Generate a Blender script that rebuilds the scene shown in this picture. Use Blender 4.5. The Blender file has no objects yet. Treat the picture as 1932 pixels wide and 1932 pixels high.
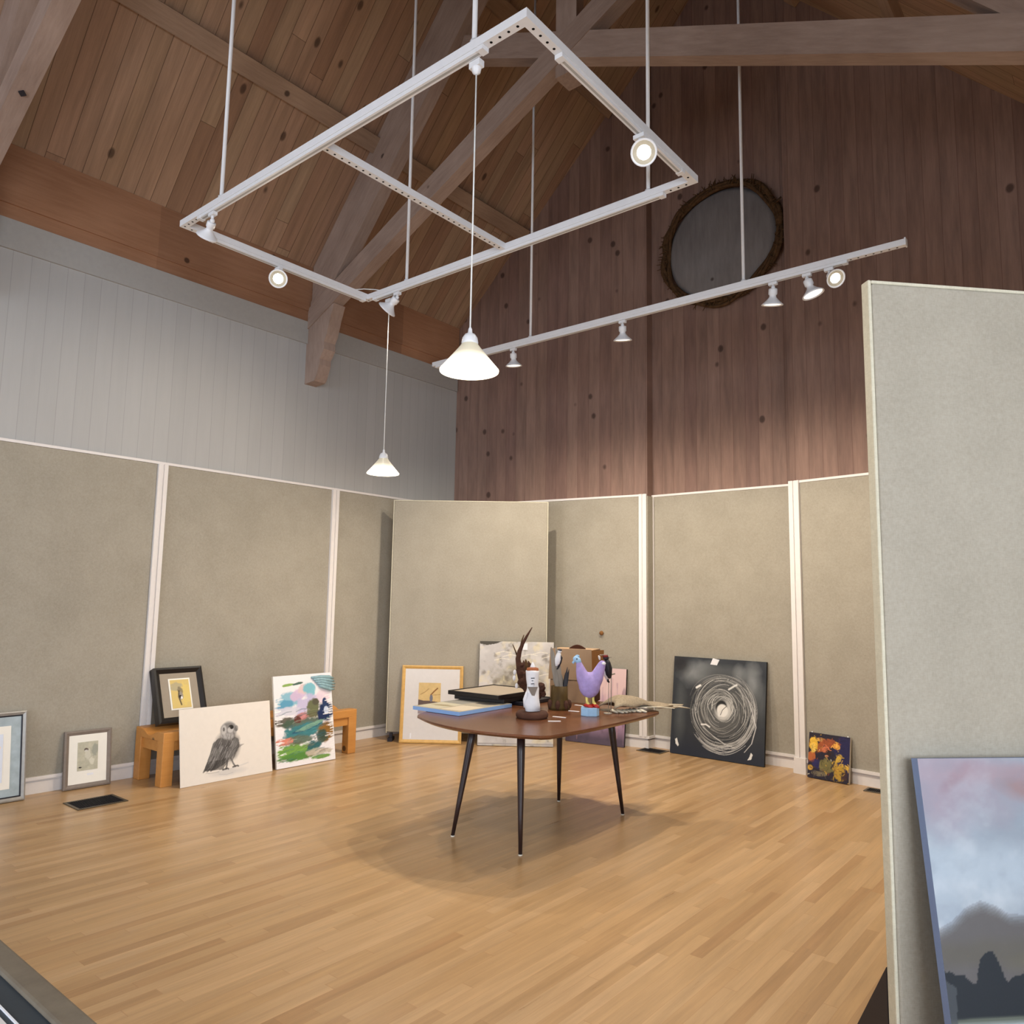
import bpy, math, random
import numpy as np
from mathutils import Vector, Matrix
random.seed(7); rng = np.random.default_rng(7)
sin, cos, pi, R_ = math.sin, math.cos, math.pi, math.radians
scene = bpy.context.scene
COL = scene.collection

# ---------------------------------------------------------------- camera, world, light, exposure
def make_camera():
    yaw, pitch, roll = R_(39.568), R_(6.590), R_(0.969)
    F = Vector((-sin(yaw)*cos(pitch), cos(yaw)*cos(pitch), sin(pitch)))
    r = Vector((cos(yaw), sin(yaw), 0)); u = r.cross(F)
    c, s = cos(roll), sin(roll)
    Rt = c*r + s*u; U = -s*r + c*u
    cd = bpy.data.cameras.new('camera'); co = bpy.data.objects.new('camera', cd); COL.objects.link(co)
    M = Matrix(((Rt.x, U.x, -F.x, 0), (Rt.y, U.y, -F.y, 0), (Rt.z, U.z, -F.z, 1.52), (0, 0, 0, 1)))
    co.matrix_world = M
    cd.sensor_width = 36; cd.sensor_fit = 'HORIZONTAL'; cd.lens = 1424.687/1932*36
    cd.clip_start = 0.02
    scene.camera = co
make_camera()
scene.view_settings.view_transform = 'Standard'
scene.view_settings.look = 'None'
scene.view_settings.gamma = 1
scene.view_settings.use_curve_mapping = False
scene.view_settings.exposure = 0.2
w = bpy.data.worlds.new('world'); scene.world = w; w.use_nodes = True
w.node_tree.nodes['Background'].inputs[0].default_value = (0.55, 0.68, 0.9, 1)
w.node_tree.nodes['Background'].inputs[1].default_value = 0.6

def area(name, loc, rot, sx, sy, power, col):
    l = bpy.data.lights.new(name, 'AREA'); l.shape = 'RECTANGLE'; l.size = sx; l.size_y = sy
    l.energy = power; l.color = col
    o = bpy.data.objects.new(name, l); o.location = loc; o.rotation_euler = rot; COL.objects.link(o); return o
DAY = (0.79, 0.88, 1.0)
# area lights for daylight at windows in the unseen, invented parts of the room
area('daylight_front', (-3.3, -5.12, 2.3), (R_(90), 0, 0), 5.0, 2.7, 230, DAY)
area('daylight_aisle', (3.12, -1.2, 1.9), (R_(90), 0, R_(90)), 5.0, 1.9, 360, DAY)
# added fill light below the ridge behind the camera; the roof has no skylight
area('fill_ridge', (-3.26, -3.2, 8.0), (0, 0, 0), 1.6, 2.6, 60, DAY)

# ---------------------------------------------------------------- mesh tools
class MB:
    def __init__(s): s.v = []; s.f = []; s.m = []; s.sm = []
    def add(s, vs, fs, mi=0, smooth=False, M=None):
        n = len(s.v)
        for p in vs:
            p = Vector(p); s.v.append(M @ p if M else p)
        for f in fs: s.f.append([i+n for i in f]); s.m.append(mi); s.sm.append(smooth)
        return s
    def box(s, x0, x1, y0, y1, z0, z1, mi=0, M=None):
        v = [(x, y, z) for z in (z0, z1) for y in (y0, y1) for x in (x0, x1)]
        f = [(0,2,3,1),(4,5,7,6),(0,1,5,4),(2,6,7,3),(0,4,6,2),(1,3,7,5)]
        return s.add(v, f, mi, False, M)
    def prism(s, poly, a0, a1, axis='z', mi=0, M=None):
        n = len(poly)
        def P(p, a): return (p[0], p[1], a) if axis == 'z' else ((p[0], a, p[1]) if axis == 'y' else (a, p[0], p[1]))
        v = [P(p, a0) for p in poly]+[P(p, a1) for p in poly]
        f = [list(range(n))[::-1], list(range(n, 2*n))]+[(i, (i+1) % n, n+(i+1) % n, n+i) for i in range(n)]
        return s.add(v, f, mi, False, M)
    def tube(s, pts, rad, n=10, mi=0, M=None, cap=True):
        pts = [Vector(p) for p in pts]
        if not hasattr(rad, '__len__'): rad = [rad]*len(pts)
        V = []; F = []; up = Vector((0, 0, 1)); prev = None
        for i, p in enumerate(pts):
            d = (pts[min(i+1, len(pts)-1)]-pts[max(i-1, 0)]).normalized()
            if prev is None:
                a = d.cross(up) if abs(d.dot(up)) < .95 else d.cross(Vector((1, 0, 0)))
            else: a = prev - d*prev.dot(d)
            a.normalize(); prev = a; b = d.cross(a)
            for k in range(n):
                t = 2*pi*k/n; V.append(p+(a*cos(t)+b*sin(t))*rad[i])
        for i in range(len(pts)-1):
            for k in range(n):
                F.append((i*n+k, i*n+(k+1) % n, (i+1)*n+(k+1) % n, (i+1)*n+k))
        if cap:
            F.append(list(range(n))[::-1]); F.append([(len(pts)-1)*n+k for k in range(n)])
        return s.add(V, F, mi, True, M)
    def lathe(s, prof, n=24, mi=0, M=None, smooth=True, rfun=None):
        V = []; F = []
        for r, z in prof:
            for k in range(n):
                t = 2*pi*k/n; rr = r*(rfun(t, z) if rfun else 1); V.append((rr*cos(t), rr*sin(t), z))
        for i in range(len(prof)-1):
            for k in range(n): F.append((i*n+k, i*n+(k+1) % n, (i+1)*n+(k+1) % n, (i+1)*n+k))
        return s.add(V, F, mi, smooth, M)
    def ball(s, c, r, n=16, mi=0, M=None):
        rx, ry, rz = r if hasattr(r, '__len__') else (r, r, r)
        V = []; F = []; m = n//2
        for i in range(m+1):
            ph = pi*i/m
            for k in range(n):
                t = 2*pi*k/n; V.append((c[0]+rx*max(sin(ph), 1e-3)*cos(t), c[1]+ry*max(sin(ph), 1e-3)*sin(t), c[2]+rz*cos(ph)))
        for i in range(m):
            for k in range(n): F.append((i*n+k, (i+1)*n+k, (i+1)*n+(k+1) % n, i*n+(k+1) % n))
        return s.add(V, F, mi, True, M)
    def build(s, name, mats, parent=None, label=None):
        me = bpy.data.meshes.new(name)
        inv = parent.matrix_basis.inverted() if parent is not None and getattr(s, 'world', False) else None
        if parent is not None and parent.parent is not None and inv is not None:
            inv = (parent.parent.matrix_basis @ parent.matrix_basis).inverted()
        vs = [(inv @ v if inv else v) for v in s.v]
        me.from_pydata([tuple(v) for v in vs], [], s.f)
        if not isinstance(mats, (list, tuple)): mats = [mats]
        for m in mats: me.materials.append(m)
        for p, mi, sm in zip(me.polygons, s.m, s.sm): p.material_index = mi; p.use_smooth = sm
        me.update()
        import bmesh
        bm = bmesh.new(); bm.from_mesh(me); bmesh.ops.recalc_face_normals(bm, faces=bm.faces); bm.to_mesh(me); bm.free()
        o = bpy.data.objects.new(name, me); COL.objects.link(o)
        if parent is not None: o.parent = parent
        if label: o['label'] = label
        return o
def W():                      # builder whose coordinates are the room's, also under a parent
    m = MB(); m.world = True; return m
def thing(name, label, cat, loc=(0, 0, 0), rot=(0, 0, 0), group=None):
    o = bpy.data.objects.new(name, None); COL.objects.link(o); o.empty_display_size = .1
    o.location = loc; o.rotation_euler = rot; o['label'] = label; o['category'] = cat
    if group: o['group'] = group
    bpy.context.view_layer.update()
    o.matrix_basis = Matrix.Translation(loc) @ Matrix.Rotation(rot[2], 4, 'Z') @ Matrix.Rotation(rot[1], 4, 'Y') @ Matrix.Rotation(rot[0], 4, 'X')
    return o
def tag(o, label, cat, group=None, kind=None):
    o['label'] = label; o['category'] = cat
    if group: o['group'] = group
    if kind: o['kind'] = kind
    return o
def struct(o): o['kind'] = 'structure'; return o
def bevel(o, w_=.003, seg=2):
    m = o.modifiers.new('bevel', 'BEVEL'); m.width = w_; m.segments = seg; m.limit_method = 'ANGLE'; m.angle_limit = R_(40); return o

# ---------------------------------------------------------------- materials
def lin(c):
    return tuple((x/255/12.92 if x/255 <= .04045 else ((x/255+.055)/1.055)**2.4) for x in c)+(1,)
class NT:
    def __init__(s, name):
        s.m = bpy.data.materials.new(name); s.m.use_nodes = True; s.t = s.m.node_tree; s.n = s.t.nodes; s.l = s.t.links
        s.b = s.n['Principled BSDF']
    def new(s, t, **k):
        n = s.n.new(t)
        for a, b in k.items(): setattr(n, a, b)
        return n
    def set(s, node, i, v):
        if isinstance(v, bpy.types.NodeSocket): s.l.new(v, node.inputs[i])
        elif v is not None: node.inputs[i].default_value = v
    def math(s, op, a, b=None, c=None):
        n = s.new('ShaderNodeMath', operation=op)
        s.set(n, 0, a)
        if b is not None: s.set(n, 1, b)
        if c is not None: s.set(n, 2, c)
        return n.outputs[0]
    def comb(s, x, y, z):
        n = s.new('ShaderNodeCombineXYZ'); s.set(n, 0, x); s.set(n, 1, y); s.set(n, 2, z); return n.outputs[0]
    def xyz(s):
        tc = s.new('ShaderNodeTexCoord'); sp = s.new('ShaderNodeSeparateXYZ'); s.l.new(tc.outputs['Object'], sp.inputs[0])
        return tc.outputs['Object'], sp.outputs
    def noise(s, vec, scale, detail=3, rough=.5):
        n = s.new('ShaderNodeTexNoise'); s.set(n, 'Vector', vec); n.inputs['Scale'].default_value = scale
        n.inputs['Detail'].default_value = detail; n.inputs['Roughness'].default_value = rough; return n.outputs[0]
    def ramp(s, fac, stops):
        n = s.new('ShaderNodeValToRGB'); s.set(n, 0, fac); e = n.color_ramp.elements
        while len(e) < len(stops): e.new(.5)
        for q, (p, c) in zip(e, stops): q.position = p; q.color = c if len(c) == 4 else tuple(c)+(1,)
        return n.outputs[0]
    def mix(s, fac, a, b, mode='MIX'):
        n = s.new('ShaderNodeMix', data_type='RGBA', blend_type=mode)
        s.set(n, 0, fac); s.set(n, 6, a); s.set(n, 7, b); return n.outputs[2]
    def bump(s, h, strength=.2, dist=.01):
        n = s.new('ShaderNodeBump'); n.inputs['Strength'].default_value = strength; n.inputs['Distance'].default_value = dist
        s.set(n, 'Height', h); s.l.new(n.outputs[0], s.b.inputs['Normal'])
    def fin(s, col, rough=.6, spec=.4, metal=0):
        s.set(s.b, 'Base Color', col); s.set(s.b, 'Roughness', rough); s.b.inputs['Specular IOR Level'].default_value = spec
        s.b.inputs['Metallic'].default_value = metal; return s.m

def plain(name, rgb, rough=.6, spec=.4, metal=0, var=.08, scale=30, bump=.05):
    s = NT(name); v, _ = s.xyz(); n = s.noise(v, scale, 3)
    c = lin(rgb); d = tuple(x*(1-var*2) for x in c[:3])+(1,)
    if bump: s.bump(n, bump, .002)
    return s.fin(s.ramp(n, [(.3, d), (.75, c)]), rough, spec, metal)

def planks(name, axis, width, cols, grain, gap=.02, gapcol=(40, 28, 20), rough=.6, spec=.3, length=None,
           knots=0, gstr=.25, gscale=9, bump=.3, gapmix=.85):
    s = NT(name); v, o = s.xyz()
    t = s.math('DIVIDE', o[axis], width); pid = s.math('FLOOR', t); fr = s.math('FRACT', t)
    g = o[grain]; wn = s.new('ShaderNodeTexWhiteNoise', noise_dimensions='1D'); s.set(wn, 'W', pid)
    edge = s.math('MINIMUM', fr, s.math('SUBTRACT', 1.0, fr))
    line = s.math('LESS_THAN', edge, gap)
    jid = 0.0
    if length:
        gl = s.math('ADD', s.math('DIVIDE', g, length), s.math('MULTIPLY', wn.outputs[0], 7.3))
        jid = s.math('FLOOR', gl); jf = s.math('FRACT', gl)
        je = s.math('LESS_THAN', jf, .003/length)
        line = s.math('MAXIMUM', line, je)
    w2 = s.new('ShaderNodeTexWhiteNoise', noise_dimensions='3D'); s.set(w2, 'Vector', s.comb(pid, jid, 3.1))
    st = [(i/(len(cols)-1), lin(c)) for i, c in enumerate(cols)]
    base = s.ramp(w2.outputs[0], st)
    off = s.math('MULTIPLY', w2.outputs[0], 37.0)
    gv = s.comb(s.math('ADD', s.math('MULTIPLY', o[axis], gscale), off), s.math('MULTIPLY', g, .9), off)
    gn = s.noise(gv, 1.6, 5, .65)
    fine = s.noise(s.comb(s.math('MULTIPLY', o[axis], 90.), s.math('MULTIPLY', g, 3.), off), 1.5, 3, .6)
    dark = s.mix(1.0, base, s.ramp(gn, [(.3, (1-gstr*1.6,)*3), (.7, (1+gstr*.25,)*3)]), 'MULTIPLY')
    dark = s.mix(.5, dark, s.mix(1.0, dark, s.ramp(fine, [(.3, (1-gstr,)*3), (.7, (1, 1, 1))]), 'MULTIPLY'))
    if knots:
        vo = s.new('ShaderNodeTexVoronoi'); vo.inputs['Scale'].default_value = 1.0
        s.set(vo, 'Vector', s.comb(s.math('MULTIPLY', o[axis], 1/width*.45), s.math('MULTIPLY', g, 2.6), s.math('MULTIPLY', off, 0.0)))
        k = s.ramp(vo.outputs['Distance'], [(.0, (1, 1, 1)), (.05*knots, (.9,)*3), (.08*knots, (0, 0, 0))])
        dark = s.mix(s.math('MULTIPLY', k, .75), dark, lin((38, 22, 16)))
    col = s.mix(s.math('MULTIPLY', line, gapmix), dark, lin(gapcol))
    s.bump(s.math('SUBTRACT', s.math('MULTIPLY', gn, .15), line), bump, .004)
    rr = s.math('ADD', rough-.06, s.math('MULTIPLY', gn, .12))
    return s.fin(col, rr, spec)

def timber(name, c1, c2, rough=.75, stretch=(1, 1, 1), spec=.2, joint=None, tilt=0):
    s = NT(name); v, o = s.xyz()
    if tilt:                                    # turn the grain so that it runs along a sloping beam
        m0 = s.new('ShaderNodeMapping'); s.l.new(v, m0.inputs[0]); m0.inputs['Rotation'].default_value = (0, R_(tilt), 0); v = m0.outputs[0]
    mp = s.new('ShaderNodeMapping'); s.l.new(v, mp.inputs[0]); mp.inputs['Scale'].default_value = stretch
    n = s.noise(mp.outputs[0], 5, 6, .65); n2 = s.noise(v, 1.3, 2)
    c = s.ramp(n, [(.3, lin(c2)), (.7, lin(c1))])
    c = s.mix(.5, c, s.ramp(n2, [(.35, lin(c2)), (.65, lin(c1))]))
    vo = s.new('ShaderNodeTexVoronoi'); vo.inputs['Scale'].default_value = 2.6; s.l.new(v, vo.inputs['Vector'])
    k = s.ramp(vo.outputs['Distance'], [(.0, (.8,)*3), (.055, (.8,)*3), (.085, (0, 0, 0))])
    c = s.mix(k, c, lin((45, 30, 24)))
    if joint:
        wn = s.new('ShaderNodeTexWhiteNoise', noise_dimensions='1D'); s.set(wn, 'W', s.math('FLOOR', s.math('DIVIDE', o[1], joint)))
        c = s.mix(1.0, c, s.ramp(wn.outputs[0], [(0, (.78, .74, .72)), (1, (1.1, 1.05, 1.0))]), 'MULTIPLY')
    s.bump(n, .25, .004)
    return s.fin(c, rough, spec)

def fabric(name, c1, c2):
    s = NT(name); v, o = s.xyz()
    n = s.noise(v, 55, 4, .7); m = s.noise(v, 3.0, 4, .6)
    mp = s.new('ShaderNodeMapping'); s.l.new(v, mp.inputs[0]); mp.inputs['Scale'].default_value = (260, 260, 60)
    f = s.noise(mp.outputs[0], 1, 2)
    mp2 = s.new('ShaderNodeMapping'); s.l.new(v, mp2.inputs[0]); mp2.inputs['Scale'].default_value = (50, 50, 320)
    f2 = s.noise(mp2.outputs[0], 1, 2)
    q = s.math('ADD', s.math('MULTIPLY', n, .45), s.math('MULTIPLY', s.math('ADD', f, f2), .275))
    c = s.ramp(q, [(.38, lin(c2)), (.62, lin(c1))])
    c = s.mix(.35, c, s.ramp(m, [(.35, lin(c2)), (.65, lin(c1))]))
    s.bump(q, .35, .003)
    return s.fin(c, .95, .1)

def paint_mat(name, rough=.6, spec=.3, bumpy=0):
    s = NT(name); a = s.new('ShaderNodeVertexColor', layer_name='Col')
    if bumpy:
        v, o = s.xyz(); s.bump(s.noise(v, 90, 3), bumpy, .003)
    return s.fin(a.outputs[0], rough, spec)

def emis(name, rgb, strength):
    s = NT(name); s.b.inputs['Emission Color'].default_value = tuple(rgb)+(1,); s.b.inputs['Emission Strength'].default_value = strength
    return s.fin(tuple(rgb)+(1,), .5)

M = {}
M['floor'] = planks('oak_floor', 0, .057, [(182, 144, 100), (198, 160, 114), (191, 153, 107), (205, 168, 124), (193, 155, 109), (178, 138, 94)], 1,
                    gap=.012, gapcol=(160, 116, 74), rough=.3, spec=.5, length=.95, gstr=.14, gscale=14, bump=.05, gapmix=.5)
M['gable'] = planks('gable_boards', 0, .135, [(140, 112, 100), (150, 121, 108), (144, 115, 102), (134, 105, 95)], 2, gap=.016,
                    gapcol=(92, 64, 54), rough=.6, spec=.25, knots=1.5, gstr=.2, gapmix=.6)
M['ceiling'] = planks('ceiling_boards', 1, .14, [(166, 134, 110), (178, 146, 120), (170, 136, 112), (156, 122, 98), (176, 146, 118), (168, 140, 114)], 0, gap=.018,
                      gapcol=(50, 32, 22), rough=.65, spec=.2, length=2.6, knots=1.2, gstr=.2, gapmix=.65)
M['white_boards'] = planks('white_wall_boards', 1, .13, [(172, 171, 169), (176, 175, 173)], 2, gap=.018, gapcol=(128, 126, 124), rough=.6,
                           spec=.3, gstr=.03, bump=.08, gapmix=.38)
M['white'] = plain('white_trim', (226, 220, 216), .45, .4, var=.02)
M['band'] = plain('white_band', (168, 166, 162), .6, .3, var=.03)
M['plaster'] = plain('plaster', (205, 202, 196), .8, .2, var=.03)
M['metal'] = plain('white_metal', (222, 222, 224), .35, .5, var=.02)
M['hole'] = plain('dark_hole', (22, 20, 20), .8, .1)
M['timber'] = timber('weathered_timber', (168, 147, 134), (134, 113, 101), stretch=(1.2, 6, 6))
for k_, a_ in (('chord_a', 25), ('chord_b', -25), ('rafter_a', 48.7), ('rafter_b', -48.7)):
    M[k_] = timber('timber_'+k_, (168, 147, 134), (134, 113, 101), stretch=(1.0, 7, 7), tilt=a_)
M['post'] = timber('timber_post', (168, 147, 134), (134, 113, 101), stretch=(7, 7, 1))
M['timber_y'] = timber('purlin_timber', (168, 142, 120), (132, 108, 90), stretch=(8, .7, 8))
M['plate'] = timber('plate_timber', (172, 132, 104), (144, 106, 80), stretch=(9, .6, 9), joint=2.9)
M['fabric'] = fabric('display_fabric', (168, 161, 147), (148, 141, 127))
M['bench'] = timber('honey_oak', (200, 142, 76), (178, 118, 56), .45, (4, .8, 6), .4)
M['walnut'] = timber('walnut', (120, 76, 48), (84, 50, 32), .25, (9, 1, 9), .5)
M['leg'] = plain('dark_leg', (44, 28, 28), .35, .5)
M['black'] = plain('black_frame', (24, 20, 20), .35, .5)
M['gold'] = plain('gold_wood', (214, 170, 98), .4, .5)
M['silver'] = plain('silver_frame', (168, 164, 158), .35, .5, .3)
M['taupe'] = plain('taupe_frame', (132, 120, 110), .6, .3)
M['matwhite'] = plain('mat_white', (236, 232, 222), .8, .2, var=.01)
M['matgrey'] = plain('mat_grey', (158, 146, 130), .8, .2, var=.02)
M['matblue'] = plain('mat_reflections', (176, 190, 196), .5, .4, var=.15, scale=14)  # bluish glass reflections put into the mat colour
M['matpale'] = plain('mat_pale', (214, 210, 208), .6, .3, var=.02)
M['art'] = paint_mat('art_paper', .7)
M['oil'] = paint_mat('oil_paint', .35, .5, .5)
M['matte'] = paint_mat('matte_paint', .6, .3, .15)
M['grille'] = plain('bronze_grille', (96, 84, 66), .4, .5, .4)
M['dark'] = plain('dark_void', (16, 14, 14), .8, .1)
M['card'] = plain('cardboard', (178, 148, 118), .8, .1, var=.06, scale=12)
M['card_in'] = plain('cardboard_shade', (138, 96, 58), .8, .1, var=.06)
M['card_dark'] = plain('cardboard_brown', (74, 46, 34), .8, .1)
M['purple'] = plain('lilac_papier', (176, 158, 216), .75, .2, var=.1, scale=40, bump=.6)
M['lblue'] = plain('pale_blue', (160, 198, 232), .6, .3, var=.06)
M['yellow'] = plain('pale_yellow', (238, 222, 130), .6, .3)
M['red'] = plain('shoe_red', (182, 36, 26), .4, .5)
M['crimson'] = plain('crimson', (110, 18, 24), .6, .3)
M['pwhite'] = plain('chalk_white', (232, 232, 236), .7, .2, var=.04)
M['bark'] = timber('dark_bark', (94, 62, 48), (44, 26, 20), .8, (2, 2, 6))
M['olive'] = timber('olive_bark', (92, 72, 34), (50, 36, 18), .6, (6, 6, 1.5))
M['drift'] = timber('driftwood', (166, 158, 146), (120, 112, 102), .85, (9, 9, 1.5))
M['ink'] = plain('blue_black', (34, 32, 40), .5, .4)
M['clay'] = plain('terracotta_cap', (156, 92, 58), .7, .2)
M['feather'] = timber('mottled_feather', (178, 164, 142), (118, 102, 82), .85, (14, 14, 14))
M['feather_pale'] = plain('pale_feather', (224, 216, 198), .8, .2, var=.12, scale=60)
M['disc'] = timber('grey_disc', (132, 128, 127), (104, 99, 98), .85, (5, 1, .8))
M['twig'] = plain('twig_brown', (92, 68, 46), .9, .1, var=.25)
M['rope'] = plain('cord_white', (228, 228, 224), .6, .3)
M['caseedge'] = timber('case_edge', (128, 118, 102), (96, 86, 74), .6, (3, 3, 3))
M['casetop'] = plain('slate_top', (44, 56, 66), .45, .4, var=.15, scale=8)
M['edgewhite'] = plain('canvas_edge', (226, 220, 206), .7, .2, var=.02)

# ---------------------------------------------------------------- room shell
YB, YF = -5.0, 7.75
XL, XR, XC = -6.54, .02, -3.26
ZE, SL = 4.93, 1.14
ZR = ZE+SL*(XC-XL)
def ceil_z(x): return ZE+SL*(x-XL) if x < XC else ZE+SL*(XR-x)
m = MB(); m.box(-6.75, 3.2, YB-.2, YF, -.15, 0); struct(m.build('floor', M['floor']))
m = MB(); m.box(-6.75, XL, YB, YF, 0, 5.2); struct(m.build('wall_left', M['white_boards']))
# bowed end wall: three facets, the middle one set back
g1a, g1b = Vector((XL, 6.77)), Vector((-4.035, 7.18))
g2a, g2b = Vector((-4.035, 7.30)), Vector((-2.485, 7.30))
g3a, g3b = Vector((-2.485, 7.155)), Vector((XR+.2, 6.71))
m = MB(); m.prism([g1a-Vector((.2, .03)), g1b, g2a, g2b, g3a, g3b, Vector((XR+.2, YF)), Vector((XL-.2, YF))], 0, 8.9)
struct(m.build('wall_back', M['gable']))
m = MB()
m.prism([(XL-.2, ZE-SL*.2), (XC, ZR), (XR+.2, ZE-SL*.2), (XR+.2, ZE+.1), (XC, ZR+.25), (XL-.2, ZE+.1)], YB-.2, YF, 'y')
struct(m.build('ceiling', M['ceiling']))
m = MB(); m.box(XR, XR+.15, YB, YF, 3.3, 4.97); m.box(XR+.15, 3.2, 4.6, 4.75, 0, 3.3); m.box(XR, XR+.15, 4.2, YF, 0, 3.3); struct(m.build('wall_right', M['plaster']))
m = MB(); m.box(XR+.15, 3.2, YB, 4.75, 3.3, 3.4); struct(m.build('ceiling', M['plaster']))
m = MB()                                                        # unseen aisle wall, invented with a long window opening to let daylight in
m.box(3.0, 3.15, YB, 4.6, 0, .9); m.box(3.0, 3.15, YB, 4.6, 2.9, 3.3); m.box(3.0, 3.15, YB, -3.8, .9, 2.9); m.box(3.0, 3.15, 1.4, 4.6, .9, 2.9)
struct(m.build('wall_added_aisle', M['plaster']))
m = MB()                                                        # unseen wall behind the camera, invented with a wide opening for daylight
m.box(-6.75, 3.2, YB-.15, YB, 0, .9); m.box(-6.75, -5.9, YB-.15, YB, .9, 3.7); m.box(-.7, 3.2, YB-.15, YB, .9, 3.7)
m.prism([(-6.75, 3.7), (3.2, 3.7), (3.2, 4.9), (XR, 4.9), (XC, ZR), (XL, 4.9), (-6.75, 4.9)], YB-.15, YB, 'y')
struct(m.build('wall_front', M['plaster']))
def window(x0, x1, z0, z1, y, n, name, axis='x'):
    m = MB()
    def B(a0, a1, b0, b1):
        if axis == 'x': m.box(a0, a1, y-.09, y-.03, b0, b1)
        else: m.box(y+.03, y+.09, a0, a1, b0, b1)
    B(x0, x1, z0, z0+.06); B(x0, x1, z1-.06, z1); B(x0, x1, z0+1.2, z0+1.24)
    for i in range(n+1):
        c = x0+(x1-x0)*i/n; B(max(x0, c-.03), min(x1, c+.03), z0, z1)
    struct(m.build(name, M['white']))
window(-5.9, -.7, .9, 3.7, YB, 5, 'window_1')  # unseen windows, invented to let daylight in from behind and from the right
window(-3.8, 1.4, .9, 2.9, 3.0, 4, 'window_2', 'y')

# left wall trim, posts, fabric panels
ZT = 2.64
m = MB(); m.box(XL, XL+.022, YB, 6.76, 4.13, 4.365); struct(m.build('trim_1', M['band']))
m = MB(); m.box(XL, XL+.024, YB, 6.74, ZT, ZT+.022); struct(m.build('trim_2', M['white']))
posts = [-.635, 1.22, 3.08, 4.935]
tn = 3
for y in posts:
    m = MB(); m.box(XL, XL+.03, y-.042, y+.042, .12, ZT)
    m.box(XL+.03, XL+.042, y-.042, y-.008, .12, ZT); m.box(XL+.03, XL+.042, y+.008, y+.042, .12, ZT)
    struct(m.build('trim_%d' % tn, M['white'])); tn += 1
pan = [(-.59, 1.175, 'grey fabric wall panel on the left wall, nearest the camera and left of the silver framed print'),
       (1.265, 3.035, 'grey fabric wall panel behind the silver framed print and the small taupe framed print'),
       (3.125, 4.89, 'grey fabric wall panel on the left wall behind the black framed picture and the owl drawing'),
       (4.98, 6.74, 'grey fabric wall panel on the left wall half hidden behind the freestanding screen')]
for a, b, l in pan:
    m = MB(); m.box(XL, XL+.018, a, b, .125, ZT-.002); tag(m.build('fabric_wall_panel', M['fabric']), l, 'wall panel', 'fabric wall panels')
m = MB(); m.box(XL, XL+.02, YB, 6.74, 0, .085); m.box(XL, XL+.012, YB, 6.74, .085, .102); m.box(XL, XL+.036, YB, 6.74, .102, .127)
struct(m.build('baseboard_left', M['white']))

def facet(a, b):                                                # frame of a wall facet: x along, y into the wall
    d = (b-a); L = d.length; ang = math.atan2(d.y, d.x)
    return Matrix.Translation((a.x, a.y, 0)) @ Matrix.Rotation(ang, 4, 'Z'), L
ZG = 2.675
F1, L1_ = facet(g1a, g1b); F2, L2_ = facet(g2a, g2b); F3, L3_ = facet(g3a, g3b)
mb = MB(); mt = MB()
for Fm, L in ((F1, L1_), (F2, L2_), (F3, L3_)):
    mb.box(0, L, -.02, 0, 0, .085, M=Fm); mb.box(0, L, -.012, 0, .085, .102, M=Fm); mb.box(0, L, -.036, 0, .102, .127, M=Fm)
    mt.box(0, L, -.024, 0, ZG-.022, ZG, M=Fm)
mb.box(-4.055, -4.015, 7.15, 7.30, 0, .085); mb.box(-4.06, -4.0, 7.14, 7.27, .102, .127)
mb.box(-2.505, -2.40, 7.10, 7.30, 0, .1)
struct(mb.build('baseboard_back', M['white'])); struct(mt.build('trim_%d' % tn, M['white'])); tn += 1
def post(Fm, x, wd, z0=.12, z1=ZG, groove=True):
    global tn
    m = MB(); m.box(x-wd, x+wd, -.03, 0, z0, z1, M=Fm)
    if groove: m.box(x-wd, x-.008, -.042, -.03, z0, z1, M=Fm); m.box(x+.008, x+wd, -.042, -.03, z0, z1, M=Fm)
    struct(m.build('trim_%d' % tn, M['white'])); tn += 1
post(F1, L1_-.042, .042)
post(F2, .012, .012, groove=False)
post(F3, .05, .05)
m = MB(); m.box(0.0, .11, -.06, 0, 0, .14, M=F3); struct(m.build('trim_%d' % tn, M['white'])); tn += 1
post(F3, 1.86, .042)
# fabric on the side return between the first two facets
m = MB(); m.box(-4.035, -4.020, 7.16, 7.30, .127, ZG-.02)
struct(m.build('trim_%d' % tn, M['fabric'])); tn += 1
for Fm, a, b, l in ((F1, .01, L1_-.09, 'grey fabric wall panel behind the pink and purple canvas, left of the double white post'),
                    (F2, .026, L2_-.004, 'grey fabric wall panel behind the large black canvas with the white bird nest'),
                    (F3, .105, 1.81, 'grey fabric wall panel behind the small yellow and blue abstract canvas')):
    m = MB(); m.box(a, b, -.018, 0, .125, ZG-.02, M=Fm); tag(m.build('fabric_wall_panel', M['fabric']), l, 'wall panel', 'fabric wall panels')

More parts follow.
